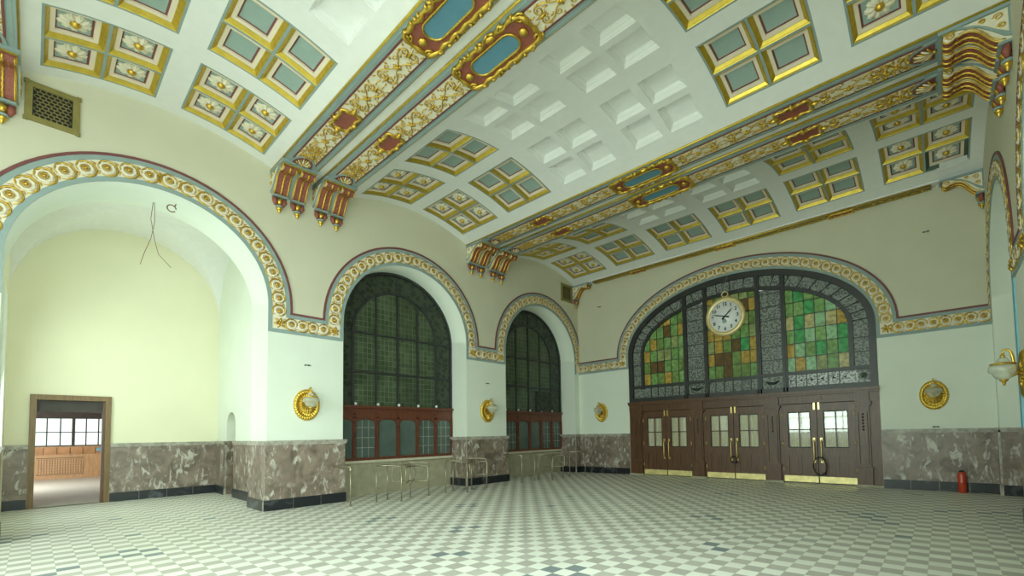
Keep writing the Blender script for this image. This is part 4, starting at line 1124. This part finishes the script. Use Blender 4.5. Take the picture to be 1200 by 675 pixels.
for di, d in enumerate(DC):
    for s_ in (-1, 1):
        idx = di * 2 + (1 if s_ > 0 else 0) + 1
        lf = MB(); u0, u1 = (d - DHW, d - .008) if s_ < 0 else (d + .008, d + DHW)
        root = struct(empty('door_%d' % idx, ((u0 + u1) / 2, 0.02, .04)), 'mahogany door leaf, %s leaf of the %s double door' % ('left' if s_ < 0 else 'right', names[di][0]), 'door')
        hw = (u1 - u0) / 2; LF = lambda u, z, w_: (u, -w_, z - .04)
        sw = .16
        lf.box(-hw, hw, .04, .26, -.02, .03, M_WOOD, LF)
        lf.box(-hw, -hw + sw, .26, 2.34, -.02, .03, M_WOOD, LF); lf.box(hw - sw, hw, .26, 2.34, -.02, .03, M_WOOD, LF)
        lf.box(-hw + sw, hw - sw, 2.11, 2.34, -.02, .03, M_WOOD, LF); lf.box(-hw + sw, hw - sw, .83, 1.05, -.02, .03, M_WOOD, LF)
        lf.box(-.035, .035, .26, .83, -.02, .022, M_WOOD, LF)
        lf.box(-hw + sw, hw - sw, .26, .83, -.02, .004, M_WOOD, LF)
        for q in (-1, 1): lf.box(q * .06, q * (hw - sw - .03), .31, .78, 0, .014, M_WOOD, LF)
        # glazing bead
        for A, B, C_, D in ((-hw + sw, hw - sw, 1.05, 1.075), (-hw + sw, hw - sw, 2.085, 2.11), (-hw + sw, -hw + sw + .022, 1.05, 2.11), (hw - sw - .022, hw - sw, 1.05, 2.11)): lf.box(A, B, C_, D, 0, .02, M_BLACK, LF)
        lf.box(-.016, .016, 1.06, 2.1, -.01, .02, M_WOOD, LF); lf.box(-hw + sw, hw - sw, 1.57, 1.60, -.01, .02, M_WOOD, LF)
        lf.build('door_leaf', root)
        g = MB(); g.box(-hw + sw, hw - sw, 1.05, 2.11, -.004, .0, M_PANE, LF); g.build('glass_pane', root)
        g = MB(); nn = 24
        for k in range(nn):
            x0 = -hw + sw + (2 * hw - 2 * sw) * k / nn; x1 = -hw + sw + (2 * hw - 2 * sw) * (k + 1) / nn
            w0 = -.05 + .012 * sin(k * 1.9); w1 = -.05 + .012 * sin((k + 1) * 1.9)
            g.face([LF(x0, 1.0, w0), LF(x1, 1.0, w1), LF(x1, 2.15, w1), LF(x0, 2.15, w0)], M_CURTAIN, True)
        g.build('curtain', root)['label'] = 'beige curtain behind the glass'
        g = MB(); g.box(-hw + .01, hw - .01, .045, .225, .03, .036, M_PLATE, LF); g.build('kick_plate', root)['label'] = 'brass kick plate'
        hx = -s_ * (hw - .085); g = MB()
        g.tube([LF(hx, .66, .03), LF(hx, .68, .075), LF(hx, .80, .085), LF(hx, 1.15, .085), LF(hx, 1.27, .075), LF(hx, 1.29, .03)], .016, M_BRASS, 8)
        g.box(hx - .028, hx + .028, 1.24, 1.34, .03, .036, M_BRASS, LF); g.box(hx - .028, hx + .028, .62, .70, .03, .036, M_BRASS, LF); g.build('pull_handle', root)['label'] = 'brass pull handle'
        g = MB(); bx = -s_ * (hw - .05); g.box(bx - .022, bx + .022, 2.16, 2.36, .03, .045, M_BRASS, LF); g.build('flush_bolt', root)['label'] = 'brass bolt'
        for z in (.42, 1.18, 2.02):
            g = MB(); ex = s_ * (hw - .005); g.tube([LF(ex, z - .07, .035), LF(ex, z + .07, .035)], .014, M_BRASS, 8); g.build('hinge', root)
# dark loops hanging on the handles
def loop_chain(cx, z, rx_, rz_, label):
    b = MB(); n_ = 26
    for k in range(n_):
        a = 2 * PI * k / n_; p = (cx + rx_ * cos(a), -.16 - .02 * sin(3 * a), z + rz_ * sin(a)); a2 = 2 * PI * (k + .9) / n_
        q = (cx + rx_ * cos(a2), -.16 - .02 * sin(3 * a2), z + rz_ * sin(a2)); b.tube([p, q], [.017, .015], M_BLACK, 5)
    b.lathe([(.03, -.03), (.035, 0), (.03, .03)], M_BLACK, (cx + rx_ * .6, -.15, z - rz_ * .8), 8)
    tag(b.build('bicycle_lock'), label, 'lock')
loop_chain(DC[2] + .06, .53, .17, .26, 'black loop lock through the handles of the right double door')
loop_chain(DC[1] + .02, .66, .10, .10, 'small black loop lock on the handles of the middle double door')
# lobby floor/wall behind curtains
b = MB(); b.box(C0, C1, .25, .3, 0, 2.7, M_DARKCEIL); struct(b.build('wall_lobby'), 'dark lobby wall behind the entrance doors', 'wall')

# ------------------------------------------------------------------ clock
root = empty('clock', (6.27, -.34, 5.27)); tag(root, 'round white clock with gold rim hanging before the stained glass', 'clock')
FC = lambda x, y, h: (x, -h, y)
b = MB(); b.lathe([(.50, -.02), (.60, -.03), (.635, .0), (.64, .03), (.60, .07), (.53, .08), (.50, .055)], M_CLOCKRIM, n=48, fn=FC, caps=False); b.build('rim', root)
b = MB(); b.lathe([(.525, .03), (.52, .052)], M_DIAL, n=48, fn=FC); b.build('dial', root)
b = MB(); b.lathe([(.56, -.10), (.60, -.02)], M_CLOCKRIM, n=48, fn=FC); b.build('case', root)
def text(tx, size, loc, name, parent, mt, ext=.002):
    cu = bpy.data.curves.new(name, 'FONT'); cu.body = tx; cu.size = size; cu.align_x = 'CENTER'; cu.align_y = 'CENTER'; cu.extrude = ext; cu.offset = .004
    t = bpy.data.objects.new(name, cu); COL.objects.link(t)
    bpy.context.view_layer.update()
    me = bpy.data.meshes.new_from_object(t.evaluated_get(bpy.context.evaluated_depsgraph_get())); me.materials.clear(); me.materials.append(mt)
    COL.objects.unlink(t); bpy.data.objects.remove(t); bpy.data.curves.remove(cu)
    o = bpy.data.objects.new(name, me); COL.objects.link(o); o.parent = parent; o.location = loc; o.rotation_euler = (PI / 2, 0, 0)
    return o
for hnum in range(1, 13):
    a = PI / 2 - 2 * PI * hnum / 12; text(str(hnum), .15, (.40 * cos(a), -.056, .40 * sin(a)), 'numeral', root, M_INK)
def hand(a, L, w_, tail, name, h):
    b = MB(); d = (cos(a), sin(a)); nn = (-d[1], d[0])
    pt = lambda r, s: (d[0] * r + nn[0] * s, d[1] * r + nn[1] * s)
    b.prism([pt(-tail, w_ * .8), pt(-tail * .6, w_ * 1.6), pt(0, w_ * .7), pt(L * .6, w_), pt(L, .003), pt(L * .6, -w_), pt(0, -w_ * .7), pt(-tail * .6, -w_ * 1.6), pt(-tail, -w_ * .8)], h, h + .006, M_INK, lambda x, y, c_: FC(x, y, c_))
    b.build(name, root)
hand(PI / 2 - 2 * PI * (1.55 / 12), .36, .022, .13, 'hour_hand', .060); hand(PI / 2 - 2 * PI * (47.5 / 60), .44, .018, .15, 'minute_hand', .068)
b = MB(); b.lathe([(.03, .055), (.028, .08)], M_INK, n=12, fn=FC); b.build('hub', root)
b = MB(); b.lathe([(.075, .053), (.07, .056)], M_TEAL, n=16, fn=lambda x, y, h: FC(x - .02, y - .15, h)); b.build('emblem', root)
b = MB(); b.tube([(.10 * cos(2 * PI * k / 20), 0, .73 + .09 * sin(2 * PI * k / 20)) for k in range(20)], .02, M_CLOCKRIM, 6, True); b.build('hanging_ring', root)
b = MB(); b.tube([(0, 0, .82), (.005, .05, 1.1), (.0, .33, 1.46)], .008, M_CAP, 5); b.build('wire', root)

# ------------------------------------------------------------------ sconces
def make_sconce():
    root = empty('wall_sconce')        # local: x out of wall, y along, z up
    FS = lambda x, y, h: (h, x, y)
    b = MB(); n_ = 128; rs = [(.20, .055), (.25, .035), (.27, .05), (.315, .06), (.345, .045), (.365, .012), (.365, 0)]
    V_ = [FS(0, 0, .05)]
    for ri, (r, h) in enumerate(rs):
        for k in range(n_):
            a = 2 * PI * k / n_; l_ = 1 + (.018 * cos(32 * a) if ri >= 2 else 0); V_.append(FS(.80 * r * l_ * cos(a), 1.02 * r * l_ * sin(a), h * (1 + (.25 * cos(24 * a) if ri < 2 else .12 * cos(32 * a)))))
    fs = [(0, 1 + k, 1 + (k + 1) % n_) for k in range(n_)]
    for i in range(len(rs) - 1):
        for k in range(n_): k2 = (k + 1) % n_; fs.append((1 + i * n_ + k, 1 + i * n_ + k2, 1 + (i + 1) * n_ + k2, 1 + (i + 1) * n_ + k))
    b.mesh(V_, fs, M_GOLD, True)
    for k in range(20):
        a = 2 * PI * k / 20; b.tube([FS(.07 * cos(a), .07 * sin(a), .06), FS(.14 * cos(a), .14 * sin(a), .075), FS(.18 * cos(a), .22 * sin(a), .055)], [.006, .014, .010], M_GOLD, 5)
    b.build('back_plate', root)
    b = MB(); b.tube([(.05, 0, .02), (.12, 0, .06), (.13, 0, .16), (.14, 0, .27), (.16, 0, .37), (.20, 0, .40), (.24, 0, .39), (.25, 0, .30)], [.03, .022, .02, .02, .018, .017, .016, .016], M_GOLD, 8)
    b.tube([(.08, 0, .02), (.15, 0, -.02), (.20, 0, .05), (.16, 0, .10)], [.016, .014, .012, .006], M_GOLD, 6); b.build('arm', root)
    b = MB(); n_ = 24
    prof = [(.03, .25), (.055, .23), (.075, .19), (.085, .165), (.125, .15), (.165, .11), (.178, .06), (.165, .02), (.13, -.005), (.122, -.03), (.115, -.05), (.08, -.08), (.04, -.10)]
    V_ = []
    for r, h in prof:
        for k in range(n_): a = 2 * PI * k / n_; rr = r * (1 + .03 * (1 if k % 2 else -1)); V_.append((.25 + rr * cos(a), rr * sin(a), h + .03))
    fs = [(i * n_ + k, i * n_ + (k + 1) % n_, (i + 1) * n_ + (k + 1) % n_, (i + 1) * n_ + k) for i in range(len(prof) - 1) for k in range(n_)]
    b.mesh(V_, fs, M_BOWL, True); b.build('glass_bowl', root)['label'] = 'ribbed glass lamp bowl'
    b = MB(); b.lathe([(.10, .125), (.155, .135), (.16, .15), (.12, .165), (.09, .17)], M_GOLD, (.25, 0, .03), 24, caps=False); b.build('gold_collar', root)
    b = MB(); b.lathe([(.05, -.09), (.055, -.11), (.03, -.13), (.018, -.15), (.02, -.17), (.004, -.20)], M_GOLD, (.25, 0, .03), 10); b.build('finial', root)
    b = MB(); b.lathe([(.03, .24), (.035, .27), (.015, .30)], M_GOLD, (.25, 0, .03), 10); b.build('gold_cap', root)
    return root
s0 = make_sconce()
for k, (loc, rz, lb) in enumerate([((0, -10.61, 2.38), 0, 'gilded round wall sconce on the pier beside the bright niche'), ((0, -5.02, 2.38), 0, 'gilded round wall sconce on the pier between the two ticket windows'),
        ((1.11, 0, 2.40), -PI / 2, 'gilded round wall sconce left of the entrance doors'), ((11.30, 0, 2.40), -PI / 2, 'gilded round wall sconce on the end wall right of the doors'), ((W, -5.02, 2.38), PI, 'glass and gold wall lamp in side view at the right edge')]):
    o = s0 if k == 0 else copy_tree(s0); o.location = loc; o.rotation_euler = (0, 0, rz); tag(o, lb, 'wall lamp', 'gilded wall sconces')

# ------------------------------------------------------------------ small things on the walls
def wire(name, pts, r, label, cat):
    b = MB()
    for p in pts: b.tube(p, r, M_WIRE, 5)
    return tag(b.build(name), label, cat)
wx, wy, wz = -.55, -13.35, 6.44
wire('hanging_wire', [[(wx, wy, wz), (wx + .01, wy - .03, wz - .35), (wx, wy + .03, wz - .75), (wx, wy + .10, wz - 1.05), (wx, wy + .30, wz - 1.27)], [(wx, wy + .02, wz), (wx, wy + .03, wz - .4), (wx, wy - .02, wz - .75), (wx, wy - .12, wz - 1.1), (wx, wy - .17, wz - 1.33)]], .0055, 'bare brown wires dangling from the niche arch', 'wire')
b = MB(); b.tube([(-.3 , -13.1 + .07 * cos(k * .33), 6.32 + .07 * sin(k * .33)) for k in range(18)], .012, M_WIRE, 5); b.tube([(-.3, -13.05, 6.38), (-.3, -13.03, 6.43)], .012, M_WIRE, 5)
tag(b.build('ceiling_hook'), 'small rust brown hook ring under the niche arch', 'hook')
def stub(loc, axis, label):
    b = MB(); x, y, z = loc
    if axis == 'x': b.box(x, x + .012, y - .034, y + .034, z - .008, z + .008, M_BLACK)
    else: b.box(x - .034, x + .034, y - .012, y, z - .008, z + .008, M_BLACK)
    for q in (-.035, .03):
        if axis == 'x': b.tube([(x - .0, y + q, z), (x + .03, y + q * 1.3, z + .005), (x + .05, y + q * 2.2, z - .02)], [.018, .012, .006], M_BLACK, 6)
        else: b.tube([(x + q, y, z), (x + q * 1.3, y - .03, z + .005), (x + q * 2.2, y - .05, z - .02)], [.018, .012, .006], M_BLACK, 6)
    tag(b.build('cable_stub'), label, 'cable end', 'cable ends sticking out of walls')
stub((0, -10.61, 3.33), 'x', 'dark cable ends on the pier above the sconce beside the niche')
stub((0, -5.02, 3.30), 'x', 'dark cable ends on the pier above the sconce between the ticket windows')
stub((1.14, 0, 6.68), 'y', 'dark cable ends high on the end wall left of the entrance arch')
stub((11.33, 0, 6.61), 'y', 'dark cable ends high on the end wall right of the entrance arch')
stub((11.31, -.07, 1.60), 'y', 'dark cable ends on top of the marble below the right end wall sconce')
# loose plaster patch on the damaged coffer
V = vault_map(-BC[0]); b = MB()
for (x0, x1, s_, w_) in ((-.55, -.05, 1.50, .10), (-.47, -.02, 1.58, .08), (-.6, -.2, 1.63, .05)):
    P = [V(GX0 + 6 * GX + 5 * GAP + x0, s_, -.03), V(GX0 + 6 * GX + 5 * GAP + x1, s_, -.03), V(GX0 + 6 * GX + 5 * GAP + x1, s_ + w_, -.05), V(GX0 + 6 * GX + 5 * GAP + x0, s_ + w_, -.05)]
    Q = [V(GX0 + 6 * GX + 5 * GAP + x0, s_, .02), V(GX0 + 6 * GX + 5 * GAP + x1, s_, .02), V(GX0 + 6 * GX + 5 * GAP + x1, s_ + w_, .02), V(GX0 + 6 * GX + 5 * GAP + x0, s_ + w_, .02)]
    b.mesh(P + Q, [(0, 1, 2, 3), (4, 5, 6, 7), (0, 1, 5, 4), (1, 2, 6, 5), (2, 3, 7, 6), (3, 0, 4, 7)], M_PLASTIC)
tag(b.build('plaster_patch'), 'loose white plaster strips on the damaged coffer at top right', 'plaster')
b = MB(); b.box(W - .02, W + .02, -4.42, -4.20, 1.56, 4.02, M_BLUE)
struct(b.build('trim_24'), 'light blue painted strip on the edge of the right pier', 'trim')

# ------------------------------------------------------------------ fire extinguisher
root = empty('fire_extinguisher', (11.73, -.20, 0)); tag(root, 'small red cylinder standing on the floor against the right dado', 'fire extinguisher')
b = MB(); b.lathe([(.07, 0), (.08, .01), (.082, .22), (.085, .235), (.082, .25), (.082, .43), (.07, .47), (.045, .50)], M_EXT, n=24); b.build('cylinder', root)
b = MB(); b.lathe([(.045, .49), (.05, .51), (.03, .535)], M_BLACK, n=12); b.build('cap', root)
b = MB(); b.tube([(.084 * cos(2 * PI * k / 24), .084 * sin(2 * PI * k / 24), .235) for k in range(24)], .006, M_EXT, 5, True); b.build('band', root)

# ------------------------------------------------------------------ queue rails in front of the ticket windows
R_ = .019
def post(x, y, h, root):
    b = MB(); b.tube([(x, y, 0.0), (x, y, h)], R_ * .9, M_TUBE, 8); b.lathe([(.038, 0), (.036, .012), (.022, .02)], M_TUBE, (x, y, 0), 12); return b.build('post', root)
def rail(pts, root, name='top_rail'):
    b = MB(); b.tube(pts, R_, M_TUBE, 8); return b.build(name, root)
def make_arm():
    root = empty('queue_rail')
    post(0, 0, .90, root); rail([(0, 0, .90), (-.25, 0, .905), (-.70, -.01, .91), (-.90, -.01, .91)], root, 'arm')
    b = MB(); b.lathe([(.028, 0), (.032, .02), (.032, .06), (.026, .09)], M_TUBE, (0, 0, .80), 10); b.build('joint', root)
    return root
def make_turnstile():
    root = empty('queue_rail')
    z = .88
    for x, y in ((0, 0), (-.20, .40), (.43, .42), (-.06, .96), (.06, 1.44)): post(x, y, z, root)
    rail([(0, 0, z), (.16, .10, z + .01), (.43, .42, z), (.30, .70, z), (-.06, .96, z)], root)
    rail([(-.20, .40, z), (0, .0, z)], root)
    rail([(-.42, .90, z + .015), (-.2, 1.2, z + .015), (-.02, 1.42, z), (.06, 1.46, z - .06), (.06, 1.44, z - .18)], root)
    c = (-.06, .96)
    for d in ((.33, -.32), (-.33, .32), (.32, .33), (-.32, -.33)):
        b = MB(); b.tube([(c[0], c[1], .42), (c[0] + d[0] * .92, c[1] + d[1] * .92, .42), (c[0] + d[0], c[1] + d[1], .46), (c[0] + d[0], c[1] + d[1], .77), (c[0] + d[0] * .92, c[1] + d[1] * .92, .81), (c[0], c[1], .81)], R_ * .85, M_TUBE, 8)
        b.build('turnstile_arm', root)
    b = MB(); b.lathe([(.025, 0), (.045, .03), (.045, .06), (.025, .09)], M_TUBE, (c[0], c[1], .35), 12); b.build('turnstile_hub', root)
    return root
def make_rail_end():
    root = empty('queue_rail')
    z = .91
    post(0, 0, z, root); post(.35, .49, z, root)
    rail([(0, 0, z), (.22, .40, z), (.35, .49, z), (.10, .80, z), (-.50, 1.2, z), (-.82, 1.4, z)], root); rail([(.35, .49, .44), (.0, .62, .44), (-.40, 1.0, .44)], root, 'lower_rail')
    rail([(-.40, 1.0, .44), (-.40, 1.0, z)], root, 'lower_rail'); return root
a0 = make_arm(); a0.location = (.95, -10.0, 0); tag(a0, 'single brass post with arm reaching to the pier beside the niche', 'queue rail', 'brass queue rails')
o = copy_tree(a0); o.location = (.88, -4.32, 0); tag(o, 'single brass post with arm at the left end of the far ticket window', 'queue rail', 'brass queue rails')
t0 = make_turnstile(); t0.location = (.82, -9.30, 0); tag(t0, 'brass tube barrier at the left half of the near ticket window', 'queue rail', 'brass queue rails')
o = copy_tree(t0); o.location = (.82, -7.27, 0); tag(o, 'brass tube barrier at the right end of the near ticket window, before the pier', 'queue rail', 'brass queue rails')
o = copy_tree(t0); o.location = (.80, -3.62, 0); tag(o, 'brass tube barrier in front of the far ticket window', 'queue rail', 'brass queue rails')
e0 = make_rail_end(); e0.location = (.92, -1.87, 0); tag(e0, 'short brass tube barrier returning to the far left corner', 'queue rail', 'brass queue rails')

# ------------------------------------------------------------------ side room behind the niche door
b = MB()
SX0, SX1, SY0, SY1, SZ = -18.5, NX0 - .2, -18.5, -9.0, 3.15
b.face([(SX0, SY0, 0), (SX1 + .2, SY0, 0), (SX1 + .2, SY1, 0), (SX0, SY1, 0)], M_PALEFLOOR)
struct(b.build('floor'), 'pale floor of the side room', 'floor')
b = MB(); b.face([(SX0, SY0, SZ), (SX1, SY0, SZ), (SX1, SY1, SZ), (SX0, SY1, SZ)], M_DARKCEIL); struct(b.build('ceiling'), 'dark boarded ceiling of the side room', 'ceiling')
b = MB()
b.face([(SX0, SY0, 0), (SX1, SY0, 0), (SX1, SY0, SZ), (SX0, SY0, SZ)], M_PANELING); b.face([(SX0, SY1, 0), (SX1, SY1, 0), (SX1, SY1, SZ), (SX0, SY1, SZ)], M_PANELING)
for y0, y1 in ((SY0, DY0), (DY1, SY1)): b.face([(SX1, y0, 0), (SX1, y1, 0), (SX1, y1, SZ), (SX1, y0, SZ)], M_PANELING)
b.face([(SX1, DY0, DZ), (SX1, DY1, DZ), (SX1, DY1, SZ), (SX1, DY0, SZ)], M_PANELING)
struct(b.build('wall_side_room'), 'orange wood panelled walls of the side room', 'wall'); b = MB()
b.box(SX0 - .1, SX0, SY0, SY1, 0, 1.42, M_PANELING); b.box(SX0 - .1, SX0, SY0, SY1, 2.66, SZ, M_DARKCEIL); b.box(SX0 - .1, SX0 + .012, SY0, SY1, 1.36, 1.42, M_PANEL2)
for i in range(24): y = SY0 + i * .4; b.box(SX0, SX0 + .012, y, y + .02, 0, 1.36, M_WOODFRAME)
struct(b.build('wall_side_window'), 'orange wood panelling under the side room windows', 'wall')
rw = MB(); y = SY0 + .1; k = 0
while y < SY1:
    big = k % 3 == 0; rw.box(SX0 - .06, SX0 + (.06 if big else .03), y - (.05 if big else .02), y + (.05 if big else .02), 1.42, 2.68, M_DARKCEIL); y += .40; k += 1
rw.box(SX0 - .05, SX0 + .03, SY0, SY1, 2.03, 2.07, M_DARKCEIL); rw.box(SX0 - .06, SX0 + .05, SY0, SY1, 1.42, 1.47, M_DARKCEIL)
struct(rw.build('window_4'), 'row of bright small paned windows in the side room', 'window')
# door frame of the niche door
b = MB()
for y0, y1, z0, z1 in ((DY0, DY0 + .11, 0, DZ), (DY1 - .11, DY1, 0, DZ), (DY0 + .11, DY1 - .11, DZ - .13, DZ)): b.box(NX0 - .2, NX0 + .05, y0, y1, z0, z1, M_WOODFRAME)
b.box(NX0 - .18, NX0 - .12, DY0 + .11, DY1 - .11, DZ - .42, DZ - .13, M_DARKCEIL)
struct(b.build('trim_25'), 'brown wooden frame of the niche doorway', 'door frame')
b = MB(); b.box(NX0 - .19, NX0 + .005, DY1 - .16, DY1 - .11, 0, DZ - .15, M_WOOD); struct(b.build('door_7'), 'dark door edge standing open in the niche doorway', 'door')
root = empty('radiator_cover', (SX0 + .22, -14.05, 0)); tag(root, 'wooden radiator cover with lattice front in the side room', 'radiator cover')
b = MB(); b.box(-.20, .12, -.78, 1.75, 0, 1.06, M_PANEL2); b.build('body', root)
b = MB(); b.box(.12, .13, -.62, .76, .18, .92, M_BLACK); b.build('opening', root)
b = MB(); nx, nz = 18, 9
for i in range(nx): y = -.60 + 1.34 * i / (nx - 1); b.box(.13, .142, y - .026, y + .026, .22, .88, M_PANEL2)
for j in range(nz): z = .22 + .66 * j / (nz - 1); b.box(.132, .148, -.60, .74, z - .02, z + .02, M_PANEL2)
b.build('lattice', root)
b = MB(); b.tube([(0, -.12, .05), (.01, 0, .09), (0, .14, .06), (0, .22, .03)], [.05, .12, .11, .03], M_CLOTH, 8); b.tube([(.02, .05, .04), (.05, .2, .1), (.0, .3, .05)], [.05, .08, .02], M_CLOTH, 7)
o = b.build('cloth_bundle'); o.location = (SX0 + .20, -12.75, 1.17); tag(o, 'light blue cloth bundle lying on the radiator cover in the side room', 'cloth')
b = MB(); b.lathe([(.45, 0), (.44, -.06), (.30, -.12), (.02, -.14)], M_PLASTIC, n=24); o = b.build('ceiling_lamp'); o.location = (-13.5, -13.75, SZ); tag(o, 'flat white lamp on the dark side room ceiling', 'lamp')
b = MB(); b.box(-.12, .12, -.16, .16, -.14, 0, M_PLASTIC); b.tube([(0, -.08, -.07), (.18, -.1, -.09)], [.06, .05], M_PLASTIC, 8); o = b.build('security_camera'); o.location = (-9.6, -14.67, SZ); tag(o, 'small white box under the side room ceiling', 'camera')

# ------------------------------------------------------------------ right and back window glazing bars
def barred(name, MP, c, hw, top, label, z0=.9):
    b = MB()
    for i in range(7):
        u = c - hw + 2 * hw * i / 6; zt = SPR + top * math.sqrt(max(0, 1 - ((u - c) / hw) ** 2)); b.box(u - .03, u + .03, z0, zt, -.74, -.68, M_PLASTIC, lambda u_, v, w_: MP(u_, v, w_))
    for z in (z0, 2.4, 3.4, SPR): b.box(c - hw, c + hw, z - .03, z + .03, -.74, -.68, M_PLASTIC, lambda u_, v, w_: MP(u_, v, w_))
    struct(b.build(name), label, 'window')
barred('window_5', RW, BC[3], HW, HW, 'tall arched window in the right wall behind the camera')
barred('window_6', RW, BC[2], HW, HW, 'tall arched window in the right wall beside the camera')
barred('window_7', lambda u, v, w_: (u, -YB + w_ + .5, v), EWX, EA, EB, 'wide arched window in the back wall')
b = MB()
for c in BC[:2]: b.box(W + .80, W + .86, -c - HW, -c + HW, 0, SPR + HW, M_LOW)
b.box(-.9, -.84, -BC[3] - HW, -BC[3] + HW, 0, SPR + HW, M_LOW)
for c in BC[2:]: b.box(W + .70, W + .86, -c - HW, -c + HW, 0, .9, M_LOW)
struct(b.build('wall_blind_arch'), 'plastered infill inside the blind arches', 'wall')
